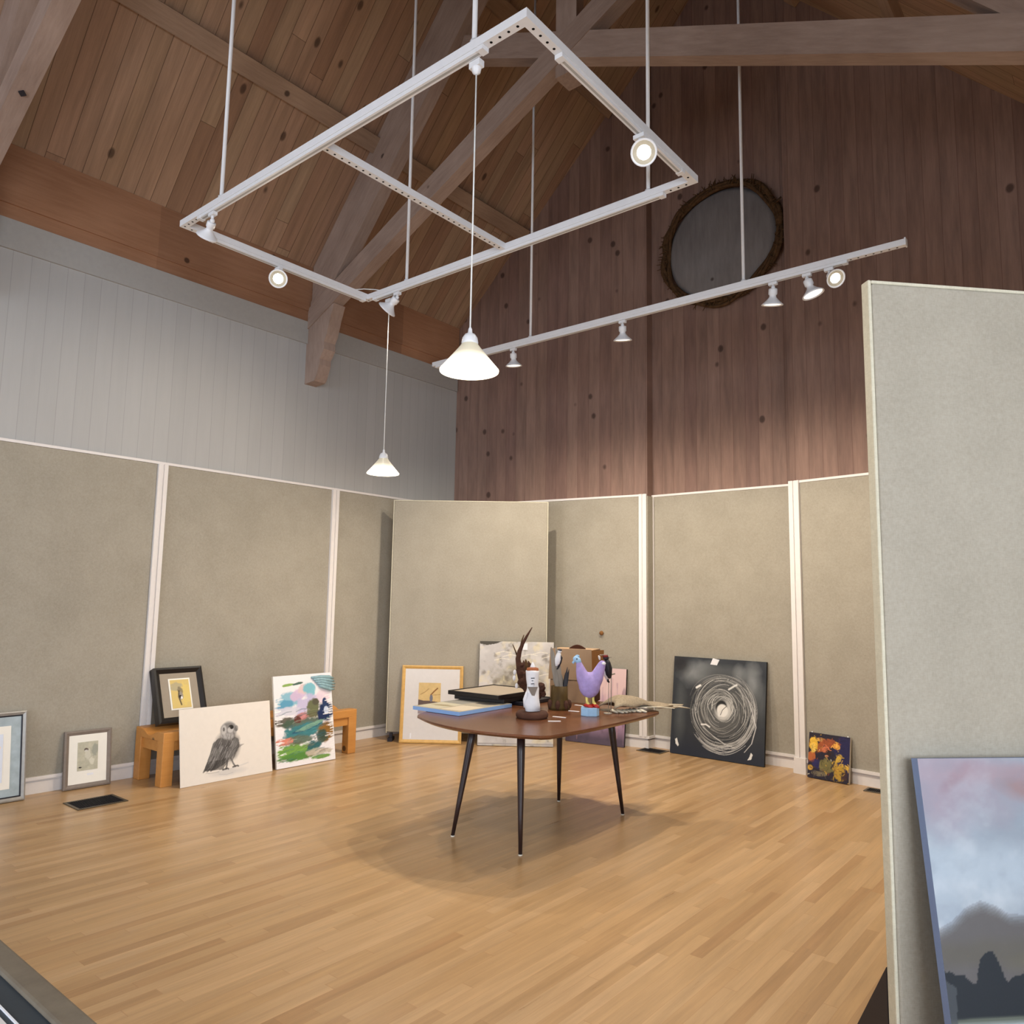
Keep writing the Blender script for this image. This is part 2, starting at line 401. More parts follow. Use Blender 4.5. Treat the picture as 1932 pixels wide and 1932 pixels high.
# ---------------------------------------------------------------- roof timbers
m = W(); m.box(XL-.1, XL+.03, YB, 6.76, 4.48, 4.955); m.box(XL-.1, XL+.014, YB, 6.76, 4.365, 4.48)
t = thing('wall_plate_beam', 'orange brown timber beam along the top of the white left wall', 'beam', (XL, 0, 4.365))
m.build('beam', M['plate'], t)
def truss(y0, y1, label):
    t = thing('roof_truss', label, 'roof truss', (XC, y0, 4.4), group='scissor roof trusses')
    mid = XC
    for sgn in (1, -1):
        def X(x): return x if sgn == 1 else 2*mid-x
        def Pm(pts):
            q = [(X(x), z) for x, z in pts]; return q
        def cz(x): return ZE+SL*(x-XL)
        m = W(); m.prism(Pm([(-6.50, cz(-6.50)-.01), (mid, cz(mid)-.01), (mid, cz(mid)-.375), (-6.50, cz(-6.50)-.375)]), y0+.015, y1-.0, 'y')
        m.build('rafter', M['rafter_a' if sgn == 1 else 'rafter_b'], t)
        m = W(); m.prism(Pm([(-6.50, cz(-6.50)-.405), (mid, cz(mid)-.405), (mid, cz(mid)-.70), (-6.474, cz(-6.474)-.70), (-6.50, cz(-6.5)-.68)]), y0, y1, 'y')
        m.build('lower_rafter', M['rafter_a' if sgn == 1 else 'rafter_b'], t)
        ct = lambda x: 4.635+.4675*(x+6.24)
        e = -2.16
        yy0, yy1 = (y0-.012, y1-.012) if sgn == 1 else (y0-.006, y1-.004)
        m = W(); m.prism(Pm([(-6.52, ct(-6.52)), (e, ct(e)), (e+.09, ct(e)-.19), (-6.52, ct(-6.52)-.22)]), yy0, yy1, 'y')
        ch = m.build('scissor_chord', M['chord_a' if sgn == 1 else 'chord_b'], t)
        for bx in ((-5.46,) if y0 < 3 and sgn == 1 else ()):
            m = W(); m.lathe([(.001, 0), (.024, 0), (.024, .012), (.001, .012)], 4, smooth=False, M=Matrix.Translation((X(bx), (yy0+yy1)/2, ct(bx)-.235)) @ Matrix.Rotation((-sgn)*R_(25), 4, 'Y'))
            m.build('bolt', M['ink'], ch)
        if sgn < 0: continue
        m = W(); m.prism(Pm([(XL+.0, 4.42), (-6.10, 4.47), (-6.15, 4.34), (-6.20, 4.17), (-6.24, 4.10), (-6.235, 4.02), (-6.30, 3.93), (-6.30, 3.87), (-6.36, 3.73), (-6.38, 3.71), (XL+.0, 3.70)]), y0-.0, y1+.01, 'y')
        m.build('corbel', M['post'], t)
    m = W(); m.box(mid-.10, mid+.10, y0+.02, y1-.01, 5.74, ZR-.05); m.box(mid-.085, mid+.085, y0+.0, y1+.06, 5.66, 5.80)
    m.build('king_post', M['post'], t)
    return t
truss(4.50, 4.63, 'dark scissor roof truss spanning the room above and behind the hanging light frame')
truss(1.43, 1.56, 'nearest roof truss, its timber crossing the top left corner of the photo')
def purlin(x, label, w_=.16, d=.07):
    s = 1 if x < XC else -1; n = Vector((s*SL, -1)).normalized(); u = Vector((1, s*SL)).normalized()
    c = Vector((x, ceil_z(x)))
    p = [c-u*w_/2, c+u*w_/2, c+u*w_/2+n*d, c-u*w_/2+n*d]
    t = W(); t.prism([(q.x, q.y) for q in p], YB, {-5.60: 6.91, -4.48: 7.09, -1.24: 6.94, -2.3: 7.11}[x], 'y')
    e = thing('purlin', label, 'roof beam', (x, 0, ceil_z(x)), group='purlins')
    t.build('beam', M['timber_y'], e)
purlin(-5.60, 'long straight timber purlin low on the left roof slope, crossing behind the light frame')
purlin(-4.48, 'upper purlin on the left roof slope, seen beside the top of the truss')
purlin(-1.24, 'purlin on the dark right roof slope above the sloping truss chord')
purlin(-2.3, 'upper purlin on the right roof slope near the ridge')

# round disc with a twig wreath, high in the recessed bay
c0 = Vector((-3.19, 7.262, 5.30))
t = thing('wreath_disc', 'round dull grey disc edged by a dark twig wreath, high on the wooden end wall', 'wall ornament', tuple(c0))
Mx = Matrix.Rotation(R_(90), 4, 'X')
m = MB(); m.lathe([(.001, .03), (.3, .045), (.55, .035), (.6, .0), (.6, -.03)], 64, M=Mx); m.build('disc', M['disc'], t)
m = MB()
for k in range(5):
    pts = []
    ph = random.random()*6
    for i in range(49):
        a = 2*pi*i/48; r = .635+.022*sin(a*5+ph)+.012*(k-2); pts.append((r*cos(a), -.03-.018*sin(a*7+ph), r*sin(a)))
    m.tube(pts, .02, 6)
for i in range(150):
    a = random.random()*2*pi; r = .60+random.random()*.05; d = random.uniform(-.9, .9)
    p = Vector((r*cos(a), -.05, r*sin(a))); q = p+Vector((cos(a+d), random.uniform(-.5, .1), sin(a+d)))*random.uniform(.05, .1)
    m.tube([p, (p+q)/2, q], [.007, .006, .003], 5)
m.build('wreath', M['twig'], t)

# ---------------------------------------------------------------- hanging strut frame, track, lamps
ZS = 3.85
fr = thing('hanging_light_frame', 'white perforated metal frame hanging on rods, carrying track lights and pendants', 'light frame', (-3.15, 2.92, ZS))
X0, X1, Y0, Y1 = -4.585, -1.757, 2.165, 3.71
S = .041
def strut(x0, x1, y0, y1, holes):
    m = W(); m.box(x0, x1, y0, y1, ZS, ZS+S)
    along = 'x' if (x1-x0) > (y1-y0) else 'y'
    a0, a1 = (x0, x1) if along == 'x' else (y0, y1)
    n = int((a1-a0)/.048)
    for i in range(n):
        c = a0+.03+i*.048
        if c > a1-.01: break
        if holes(c, a0, a1):
            cx, cy = (c, (y0+y1)/2) if along == 'x' else ((x0+x1)/2, c)
            m.lathe([(.0001, -.0006), (.0065, -.0006), (.0065, .002)], 10, 1, M=Matrix.Translation((cx, cy, ZS)), smooth=False)
    return m
ends = lambda c, a, b: c-a < .28 or b-c < .28
strut(X0, X1, Y0, Y0+S, ends).build('strut', [M['metal'], M['hole']], fr)
strut(X0, X1, Y1-S, Y1, ends).build('strut', [M['metal'], M['hole']], fr)
strut(X0, X0+S, Y0+S, Y1-S, ends).build('strut', [M['metal'], M['hole']], fr)
strut(X1-S, X1, Y0+S, Y1-S, ends).build('strut', [M['metal'], M['hole']], fr)
strut(-3.17, -3.17+S, Y0+S, Y1-S, lambda c, a, b: True).build('crossbar', [M['metal'], M['hole']], fr)
def track(x0, x1, y0, y1, par):
    m = W(); m.box(x0, x1, y0, y1, ZS-.019, ZS-.0005)
    if x1-x0 > y1-y0:
        c = (y0+y1)/2; m.box(x0, x1, c-.006, c+.006, ZS-.0195, ZS-.019, 1)
        m.box(x0-.003, x0+.03, y0-.003, y1+.003, ZS-.022, ZS-.001); m.box(x1-.03, x1+.003, y0-.003, y1+.003, ZS-.022, ZS-.001)
    else:
        c = (x0+x1)/2; m.box(c-.006, c+.006, y0, y1, ZS-.0195, ZS-.019, 1)
        m.box(x0-.003, x1+.003, y0-.003, y0+.03, ZS-.022, ZS-.001); m.box(x0-.003, x1+.003, y1-.03, y1+.003, ZS-.022, ZS-.001)
    return m.build('track', [M['metal'], M['band']], par)
q = .0035
track(X0+.22, X1-.24, Y0+q, Y0+S-q, fr)
track(X0+.10, X1-.20, Y1-S+q, Y1-q, fr)
track(X0+q, X0+S-q, Y0+.20, Y1-.06, fr)
track(X1-S+q, X1-q, Y0+.25, Y1-.16, fr)
def rod(x, y, par, ztop=None, r=.0115):
    z = (ztop or ceil_z(x)+.02)
    m = W(); m.tube([(x, y, ZS+S-.002), (x, y, z)], r, 10); m.lathe([(.02, 0), (.02, .012), (.0115, .012)], 8, M=Matrix.Translation((x, y, ZS+S)))
    return m.build('rod', M['metal'], par)
for x, y in ((-4.12, Y0+.02), (-2.06, Y0+.02), (-4.12, Y1-.02), (-2.06, Y1-.02)): rod(x, y, fr)
m = W(); m.tube([(X0+.02, Y1-.16, ZS+S+.002), (X0+.04, Y1-.08, ZS+S+.03), (X0+.10, Y1-.02, ZS+S+.03), (X0+.18, Y1-.015, ZS+S+.002)], .004, 8); m.build('power_cable', M['rope'], fr)

tb = thing('hanging_track_bar', 'single long white light bar hanging behind the square light frame', 'light track', (-3.2, 5.22, ZS))
TX0, TX1, TY = -5.38, -1.03, 5.22
def th(c, a, b): return b-c < .45
S2 = strut(TX0, TX1, TY-S/2, TY+S/2, th); S2.build('strut', [M['metal'], M['hole']], tb)
track(TX0+.05, TX1-.36, TY-S/2+q, TY+S/2-q, tb)
m = W(); m.box(TX1-.001, TX1+.008, TY-.026, TY+.026, ZS-.004, ZS+S+.006); m.build('end_cap', M['metal'], tb)
for x in (-4.13, -2.12): rod(x, TY, tb)

M['bulb_on'] = emis('lamp_glow', (1.0, .93, .8), 14)
M['bulb_dim'] = emis('lamp_face', (1.0, .95, .86), 1.5)
M['bulb_rim'] = plain('lamp_rim', (196, 186, 164), .5, .3)
M['shade'] = None
def shade_mat():
    s = NT('opal_glass'); s.b.inputs['Emission Color'].default_value = (1.0, .93, .8, 1)
    v, o = s.xyz()
    z = s.math('MULTIPLY', s.math('ABSOLUTE', o[2]), 8.5); e = s.ramp(z, [(.0, (1.6,)*3), (.35, (.8,)*3), (.6, (.25,)*3), (1, (.10,)*3)])
    s.set(s.b, 'Emission Strength', e)
    return s.fin(lin((206, 196, 168)), .3, .5)
M['shade'] = shade_mat()
def spot_light(loc, d, power, ang, col=(1, .89, .74), blend=.8):
    l = bpy.data.lights.new('lamp_beam', 'SPOT'); l.energy = power; l.spot_size = R_(ang); l.spot_blend = blend; l.color = col; l.shadow_soft_size = .03
    o = bpy.data.objects.new('lamp_beam', l); o.location = loc; o.rotation_euler = Vector(d).to_track_quat('-Z', 'Y').to_euler(); COL.objects.link(o)
def track_lamp(x, y, d, label, on, power, ang=60, stem=.04, side=(0, 0)):
    power *= .8
    d = Vector(d).normalized()
    base = Vector((x, y, ZS-.02))
    t = thing('track_spotlight', label, 'spotlight', tuple(base), group='white track spotlights')
    m = MB(); m.box(-.03, .03, -.014, .014, -.022, -.001); m.tube([(0, 0, -.02), (0, 0, -stem)], .009, 8); m.build('adapter', M['metal'], t)
    stem = stem if on else stem-.012; piv = Vector((side[0], side[1], -stem-.012))
    m = MB(); m.tube([(0, 0, -stem), tuple(piv)], .008, 8); m.ball(tuple(piv), .015, 10); m.build('swivel', M['metal'], t)
    rot = (-d).to_track_quat('Z', 'Y').to_matrix().to_4x4()
    A = Matrix.Translation(piv+d*.02) @ rot @ Matrix.Scale(1.0 if on else 1.2, 4)                       # local +Z points back from the beam
    m = MB(); m.lathe([(.001, .010), (.024, .010), (.026, .006), (.026, -.022), (.019, -.030), (.022, -.042), (.036, -.058), (.056, -.076), (.063, -.082), (.064, -.088), (.060, -.088), (.052, -.080), (.03, -.07)], 24, M=A)
    hs = m.build('lamp_head', M['metal'], t)
    m = MB(); m.lathe([(.034, -.0765), (.054, -.082)], 20, M=A); m.build('reflector', M['bulb_rim'] if on else M['bulb_dim'], hs)
    m = MB(); m.lathe([(.001, -.075), (.034, -.0765)], 20, M=A)
    m.build('bulb', M['bulb_on'] if on else M['bulb_dim'], hs)
    if power: spot_light(base+piv+d*.165, d, power, ang)
cam = Vector((0, 0, 1.52))
def tocam(x, y, off=(0, 0, 0)): return cam-Vector((x, y, ZS-.1))+Vector(off)
track_lamp(-4.21, Y0+.02, (-.75, .1, -.75), 'track spotlight near the left corner of the light frame, angled down at the left wall', True, 22, 110)
track_lamp(X0+.02, 2.88, tocam(X0, 2.88), 'glaring lit track spotlight facing the viewer on the left short side of the frame', True, 16, 110, stem=.07)
track_lamp(-4.22, Y1-.02, (-.70, -.15, -.62), 'track spotlight beside the cord of the far pendant, turned away to the left wall', False, 60, 110)
track_lamp(X1-.02, 3.10, tocam(X1, 3.10, (-.3, .0, -.2)), 'lit track spotlight on the right short side of the frame, facing the viewer', True, 18, 110, stem=.085, side=(.03, 0))
track_lamp(-4.33, TY, (-.05, .15, -1), 'leftmost spotlight hanging straight down from the long light bar', False, 170, 150)
track_lamp(-3.16, TY, (-.1, .2, -1), 'spotlight pointing down mid bar, left of the white rod and right of the near pendant', False, 190, 155)
track_lamp(-1.90, TY, (-.15, .2, -1), 'spotlight pointing down from the long bar just right of its rod', False, 190, 155)
track_lamp(-1.66, TY, (.28, .1, -.9), 'unlit looking spotlight tilted outward, second from the right end of the long bar', False, 40, 140)
track_lamp(-1.51, TY, (.75, -.75, -.75), 'glaring lit spotlight at the right end of the long bar', True, 40, 110)

def pendant(x, y, label, twist=0):
    t = thing('pendant_lamp', label, 'pendant lamp', (x, y, 2.455), group='white cone pendant lamps')
    top = ZS-.02-2.455
    m = MB(); m.box(-.03, .03, -.016, .016, top-.03, top-.001); m.lathe([(.022, top-.03), (.018, top-.05), (.004, top-.06)], 12); m.build('adapter', M['metal'], t)
    m = MB(); m.tube([(0, 0, .165), (0, 0, top-.05)], .0034, 8); m.build('cord', M['rope'], t)
    m = MB(); m.lathe([(.003, .185), (.008, .175), (.010, .158), (.022, .152), (.031, .138), (.035, .118), (.034, .108), (.001, .108)], 28); m.build('cap', M['metal'], t)
    m = MB(); m.lathe([(.033, .112), (.045, .095), (.075, .058), (.108, .018), (.123, .0), (.122, -.006), (.116, .0), (.104, .014), (.072, .052), (.042, .09), (.030, .105)], 40)
    sh = m.build('lamp_shade', M['shade'], t)
    m = MB(); m.ball((0, 0, .035), (.028, .028, .036), 14); m.build('bulb', M['bulb_on'], t)
    l = bpy.data.lights.new('pendant_glow', 'POINT'); l.energy = 34; l.color = (1, .88, .72); l.shadow_soft_size = .06
    o = bpy.data.objects.new('pendant_glow', l); o.location = (x, y, 2.42); COL.objects.link(o)
pendant(-2.072, Y0+.02+.03, 'near white cone pendant lamp hanging from the front bar of the frame')
pendant(-4.368, 3.74, 'far white cone pendant lamp hanging near the left wall, appearing smaller and lower')

# ---------------------------------------------------------------- canvas painting tools (colours computed per grid point)
class Cv:
    def __init__(s, w, h, bg):
        s.w, s.h = w, h; s.a = np.ones((h, w, 3))*np.array(bg)
        s.X, s.Y = np.meshgrid((np.arange(w)+.5)/w, (np.arange(h)+.5)/h)
        s.asp = h/w
    def vn(s, sc, seed=0):
        r = np.random.default_rng(seed); nx, ny = int(sc)+3, int(sc*s.asp)+3
        g = r.random((ny, nx)); x = s.X*sc; y = s.Y*sc*s.asp; xi = x.astype(int); yi = y.astype(int); fx = x-xi; fy = y-yi
        fx = fx*fx*(3-2*fx); fy = fy*fy*(3-2*fy)
        return (g[yi, xi]*(1-fx)+g[yi, xi+1]*fx)*(1-fy)+(g[yi+1, xi]*(1-fx)+g[yi+1, xi+1]*fx)*fy
    def fbm(s, sc, seed=0, o=4):
        v = 0; a = .5; t = 0
        for i in range(o): v = v+a*s.vn(sc*2**i, seed+i); t += a; a /= 2
        return v/t
    def put(s, k, c): s.a = s.a*(1-k[..., None])+np.array(c)*k[..., None]
    def ell(s, cx, cy, rx, ry, c, al=1, rot=0, soft=.15, rough=0, seed=0):
        dx = s.X-cx; dy = (s.Y-cy)*s.asp; r = R_(rot); u = dx*cos(r)+dy*sin(r); v = -dx*sin(r)+dy*cos(r)
        d = np.sqrt((u/rx)**2+(v/ry)**2)
        if rough: d = d+(s.fbm(12, seed)-.5)*rough
        s.put(np.clip((1-d)/soft+.5, 0, 1)*al, c)
    def poly(s, pts, c, al=1, soft=.006):
        ins = np.zeros_like(s.X, bool); n = len(pts)
        for i in range(n):
            x1, y1 = pts[i]; x2, y2 = pts[(i+1) % n]
            if y1 == y2: continue
            cnd = ((s.Y > y1) != (s.Y > y2)) & (s.X < (x2-x1)*(s.Y-y1)/(y2-y1)+x1); ins ^= cnd
        s.put(ins*al*1., c)
    def stroke(s, pts, wd, c, al=1, taper=True):
        pts = np.array(pts, float); K = np.zeros_like(s.X); n = len(pts)-1
        for i in range(n):
            p, q_ = pts[i], pts[i+1]; w_ = wd*(1 if not taper else .45+.55*sin(pi*(i+.5)/n))
            x0, x1 = min(p[0], q_[0])-w_*2, max(p[0], q_[0])+w_*2; y0, y1 = min(p[1], q_[1])-w_*2/s.asp, max(p[1], q_[1])+w_*2/s.asp
            i0, i1 = max(0, int(x0*s.w)), min(s.w, int(x1*s.w)+2); j0, j1 = max(0, int(y0*s.h)), min(s.h, int(y1*s.h)+2)
            if i0 >= i1 or j0 >= j1: continue
            X = s.X[j0:j1, i0:i1]; Y = s.Y[j0:j1, i0:i1]*s.asp
            P = np.array([p[0], p[1]*s.asp]); Q = np.array([q_[0], q_[1]*s.asp]); d = Q-P; L = max(d@d, 1e-9)
            t = np.clip(((X-P[0])*d[0]+(Y-P[1])*d[1])/L, 0, 1); D = np.hypot(X-P[0]-t*d[0], Y-P[1]-t*d[1])
            K[j0:j1, i0:i1] = np.maximum(K[j0:j1, i0:i1], np.clip((w_-D)/(w_*.6)+.3, 0, 1))
        s.put(K*al, c)
    def arc(s, cx, cy, r, a0, a1, wd, c, al=1, ecc=1, wob=0):
        k = 14; ph = random.random()*6
        s.stroke([(cx+(r+wob*sin(3*a+ph))*cos(a), cy+(r*ecc+wob*cos(2*a+ph))*sin(a)/s.asp) for a in np.linspace(a0, a1, k)], wd, c, al)
def l3(rgb): return np.array(lin(rgb)[:3])
def slab(name, cv, W_, H, th_, mat, parent, side=(226, 220, 206), x0=0, z0=0, y=0):
    """canvas: front grid carrying the painted colours, sides and back"""
    h, w_ = cv.a.shape[:2]
    xs = np.linspace(0, W_, w_)+x0; zs = np.linspace(0, H, h)+z0
    V = [(x, y, z) for z in zs for x in xs]; Fc = [(j*w_+i, j*w_+i+1, (j+1)*w_+i+1, (j+1)*w_+i) for j in range(h-1) for i in range(w_-1)]
    n = len(V); me = bpy.data.meshes.new(name)
    bx = [(a, b, c) for c in (z0, z0+H) for b in (y, y+th_) for a in (x0, x0+W_)]
    V += bx; Fc += [(n+0, n+2, n+3, n+1), (n+4, n+5, n+7, n+6), (n+2, n+6, n+7, n+3), (n+0, n+4, n+6, n+2), (n+1, n+3, n+7, n+5)]
    me.from_pydata(V, [], Fc); me.materials.append(mat)
    ca = me.color_attributes.new('Col', 'FLOAT_COLOR', 'POINT')
    c = np.ones((len(V), 4)); c[:n, :3] = np.clip(cv.a, 0, 1).reshape(-1, 3); c[n:, :3] = l3(side)
    if getattr(cv, 'sidecol', None) is not None: c[n:, :3] = cv.sidecol
    ca.data.foreach_set('color', c.ravel().astype(np.float32))
    o = bpy.data.objects.new(name, me); COL.objects.link(o); o.parent = parent
    return o
def ring(W_, H, b, d, mat, parent, name='frame', x0=0, z0=0, y=0, lip=None):
    """mitred moulding: outer size W_ x H, face width b, depth d"""
    m = MB(); o = [(x0, z0), (x0+W_, z0), (x0+W_, z0+H), (x0, z0+H)]; i_ = [(x0+b, z0+b), (x0+W_-b, z0+b), (x0+W_-b, z0+H-b), (x0+b, z0+H-b)]
    lip = lip if lip is not None else d*.35
    mid = [(x0+b*.35, z0+b*.35), (x0+W_-b*.35, z0+b*.35), (x0+W_-b*.35, z0+H-b*.35), (x0+b*.35, z0+H-b*.35)]
    for k in range(4):
        n = (k+1) % 4
        P = lambda p, yy: (p[0], yy, p[1])
        v = [P(o[k], y+.004), P(o[n], y+.004), P(mid[n], y), P(mid[k], y), P(i_[n], y+lip), P(i_[k], y+lip), P(o[k], y+d), P(o[n], y+d), P(i_[n], y+d), P(i_[k], y+d)]
        m.add(v, [(0, 1, 2, 3), (3, 2, 4, 5), (0, 6, 7, 1), (5, 4, 8, 9), (6, 9, 8, 7)])
    return m.build(name, mat, parent)
def board(W_, H, x0, z0, y, mat, parent, name, hole=None, t=.002):
    m = MB()
    if hole:
        hx0, hz0, hx1, hz1 = hole
        m.box(x0, hx0, y, y+t, z0, z0+H); m.box(hx1, x0+W_, y, y+t, z0, z0+H); m.box(hx0, hx1, y, y+t, z0, hz0); m.box(hx0, hx1, y, y+t, hz1, z0+H)
    else: m.box(x0, x0+W_, y, y+t, z0, z0+H)
    return m.build(name, mat, parent)
def leaner(name, label, cat, p, ang, lean, depth, z=0, group=None):
    th_ = R_(lean)
    return thing(name, label, cat, (p[0], p[1], z+depth*sin(th_)+.001), (-th_, 0, R_(ang)), group)

# ---- owl drawing
ob = leaner('owl_drawing', 'large white board with a charcoal owl drawing, leaning against the wooden bench', 'drawing', (-5.89, 3.10), 90.4, 9.5, .006)
c = Cv(210, 152, l3((224, 216, 206))); c.a *= (.97+.05*c.fbm(30, 3))[..., None]
K = lambda v: l3((v, v-3, v-5))
c.ell(.5, .10, .17, .03, K(190), .6, 0, .8, .4, 5); c.stroke([(.5, .13), (.6, .15), (.72, .18)], .008, K(190), .5)
c.poly([(.34, .50), (.40, .56), (.56, .57), (.62, .52), (.63, .44), (.60, .36), (.53, .28), (.44, .20), (.36, .16), (.27, .16), (.24, .17), (.27, .26), (.31, .38)], K(98), .95)
c.ell(.50, .45, .13, .13, K(88), .8, 30, .4, .5, 7); c.ell(.40, .33, .10, .045, K(128), .8, 50, .5, .6, 9)
c.ell(.47, .36, .11, .05, K(76), .7, 55, .4, .6, 11); c.ell(.55, .36, .035, .12, K(140), .5, -20, .6, .5, 4)
for i in range(26):
    x = .28+i*.012; c.stroke([(x-.03, .17+.003*i), (x+.04, .30+.004*i), (x+.10, .44)], .0035, K(random.choice((52, 60, 84, 150))), .55)
for i in range(9): c.stroke([(.235+.013*i, .15+.008*(i % 3)), (.29+.015*i, .27)], .007, K(62), .8)
c.poly([(.30, .155), (.44, .145), (.50, .24), (.47, .30), (.36, .22)], K(60), .75)
c.ell(.515, .645, .088, .088, K(150), .95, 0, .2, .2, 2); c.ell(.515, .68, .08, .05, K(110), .7, 0, .3, .4, 6)
c.ell(.54, .69, .026, .022, K(44), 1, 0, .2); c.ell(.535, .655, .033, .028, K(205), .7, 10, .4); c.ell(.55, .688, .02, .02, K(36), 1)
c.ell(.465, .66, .028, .05, K(190), .8, 0, .4); c.ell(.462, .67, .012, .02, K(60), .8); c.poly([(.585, .70), (.61, .65), (.60, .62), (.582, .64)], K(50), 1)
c.ell(.50, .575, .07, .022, K(168), .8, -8, .5); c.ell(.60, .665, .02, .03, K(120), .8)
c.stroke([(.50, .28), (.485, .20), (.475, .145)], .012, K(84), .9); c.stroke([(.53, .28), (.555, .20), (.575, .16)], .011, K(92), .9)
c.stroke([(.44, .14), (.49, .15), (.50, .14)], .01, K(52), .9); c.stroke([(.55, .155), (.60, .165), (.61, .155)], .01, K(52), .9)
for i in range(120):
    x = random.uniform(.30, .60); y = random.uniform(.22, .53); k_ = random.choice((46, 60, 120, 170))
    if c.a[int(y*152), int(x*210), 0] < .45: c.stroke([(x-.018, y-.04), (x, y), (x+.008, y+.03)], .0035, K(k_), .5)
for i in range(14): x = random.uniform(.44, .58); y = random.uniform(.56, .62); c.stroke([(x, y), (x+.004, y-.03)], .004, K(90), .5)
c.stroke([(.26, .13), (.32, .12), (.40, .125)], .004, K(140), .6); c.stroke([(.40, .09), (.48, .07), (.55, .085)], .003, K(170), .6)
slab('board', c, .826, .60, .006, M['art'], ob, (232, 226, 214))

# ---- colourful landscape canvas
ob = leaner('landscape_painting', 'tall canvas with loose turquoise, pink and green paint strokes, standing right of the owl drawing', 'painting', (-5.905, 3.975), 89.6, 9.5, .02)
c = Cv(150, 190, l3((232, 228, 230))); f = c.fbm(4, 3)
def sp(cv, x, y, w_, h, col, al=.9, rot=0, rough=.9, soft=.25): cv.ell(x, y, w_, h, l3(col), al, rot, soft, rough, int(x*97+y*31))
sp(c, .25, .72, .22, .10, (120, 176, 196), .9, 10); sp(c, .42, .78, .16, .07, (206, 178, 206), .9, 15); sp(c, .52, .84, .12, .07, (216, 190, 190), .9)
sp(c, .60, .82, .09, .10, (104, 178, 192), .9, 40); sp(c, .18, .67, .14, .06, (86, 150, 182), .9, 20); sp(c, .55, .66, .25, .12, (188, 180, 212), .9, 20)
sp(c, .20, .60, .22, .06, (206, 204, 216), .9); sp(c, .82, .72, .12, .10, (226, 204, 214), .8); sp(c, .25, .89, .10, .02, (134, 168, 90), 1, 5); sp(c, .42, .90, .10, .015, (70, 100, 90), 1, 8)
sp(c, .15, .48, .2, .06, (84, 78, 66), .95); sp(c, .45, .45, .3, .09, (72, 92, 76), .95); sp(c, .45, .53, .12, .05, (190, 128, 128), 1, 10); sp(c, .38, .50, .06, .05, (96, 50, 46), 1)
sp(c, .66, .60, .12, .13, (104, 108, 78), 1); sp(c, .70, .68, .06, .05, (86, 84, 68), 1); sp(c, .85, .55, .13, .15, (24, 44, 84), 1); sp(c, .86, .66, .04, .06, (36, 56, 96), 1); sp(c, .88, .57, .04, .05, (196, 206, 226), 1)
sp(c, .45, .36, .34, .10, (60, 122, 128), 1, 8); sp(c, .55, .40, .26, .03, (36, 84, 108), 1, 12); sp(c, .35, .28, .25, .06, (96, 112, 98), 1); sp(c, .60, .42, .25, .03, (120, 160, 140), 1, 14)
sp(c, .86, .34, .13, .16, (136, 96, 42), 1, -20); sp(c, .78, .28, .1, .1, (44, 74, 64), .9); sp(c, .14, .28, .16, .05, (208, 130, 112), 1); sp(c, .30, .16, .3, .10, (112, 156, 72), 1)
sp(c, .35, .10, .3, .05, (84, 132, 60), 1); sp(c, .62, .18, .12, .08, (46, 96, 100), 1, 30); sp(c, .72, .12, .2, .05, (188, 176, 156), .9); sp(c, .75, .06, .15, .03, (112, 150, 80), 1)
for i in range(60):
    x = random.choice((random.uniform(0, .12), random.uniform(.86, 1))); y = random.uniform(.02, .75); c.stroke([(x-.04, y), (x+.05, y+random.uniform(-.01, .015))], .006, l3((238, 236, 236)), .9)
for i in range(40):
    x = random.uniform(.1, .9); y = random.uniform(.05, .6); c.stroke([(x-.08, y-.01), (x, y+.01), (x+.08, y+.012)], .008, l3(random.choice(((44, 96, 110), (150, 170, 150), (90, 70, 50), (70, 120, 120)))), .5)
for i in range(260):
    x = random.uniform(.04, .96); y = random.uniform(.04, .62)
    j_, i_ = int(y*190), int(x*150); base = c.a[min(j_, 189), min(i_, 149)]; k_ = random.uniform(.55, 1.35)
    if base.min() < .6: c.stroke([(x-.05, y-.008), (x, y+random.uniform(-.008, .01)), (x+.05, y+random.uniform(-.01, .012))], .006, np.clip(base*k_, 0, 1), .7)
for i in range(26):
    y = .02+.028*i; c.stroke([(.93, y), (1.0, y+.006)], .005, l3((240, 238, 236)), .9); c.stroke([(0, y), (.05, y+.004)], .005, l3((240, 238, 236)), .8)
slab('canvas', c, .628, .80, .02, M['oil'], ob)
m = MB()                                                        # thick blue swipe of paint jutting past the top right corner
for k in range(5): m.tube([(.40+.02*k, -.008, .735-.02*k+.03), (.5, -.014, .745-.022*k+.02), (.60, -.016, .755-.028*k), (.665-.006*abs(k-2), -.008, .742-.026*k)], [.010, .016, .018, .006], 8)
m.build('paint_ridge', plain('teal_impasto', (142, 176, 184), .4, .5, var=.15, scale=50), ob)

# ---- black framed picture on the bench
ZBt = .42
ob = leaner('black_framed_picture', 'deep black framed bird picture with grey mat, standing on the wooden bench', 'framed picture', (-6.262, 3.085), 90, 22, .08, z=ZBt)
FW, FH = .425, .475
ring(FW, FH, .05, .08, M['black'], ob, lip=.018); board(FW-.08, FH-.08, .04, .04, .018, M['matgrey'], ob, 'mat_board')
board(.19, .27, FW/2-.095, FH/2-.13, .014, M['matwhite'], ob, 'inner_mat')
c = Cv(60, 84, l3((212, 186, 116))); sp(c, .7, .5, .3, .5, (222, 196, 112), .8); sp(c, .3, .75, .3, .2, (176, 164, 132), .9); sp(c, .5, .62, .12, .18, (120, 108, 86), .8, 30)
sp(c, .5, .42, .12, .2, (150, 140, 128), 1, 0, .3); c.stroke([(.42, .6), (.38, .4), (.48, .12)], .05, l3((60, 52, 46)), .9); sp(c, .47, .40, .06, .08, (40, 34, 34), 1, 0, .2); sp(c, .53, .36, .05, .07, (236, 232, 226), 1, 0, .2)
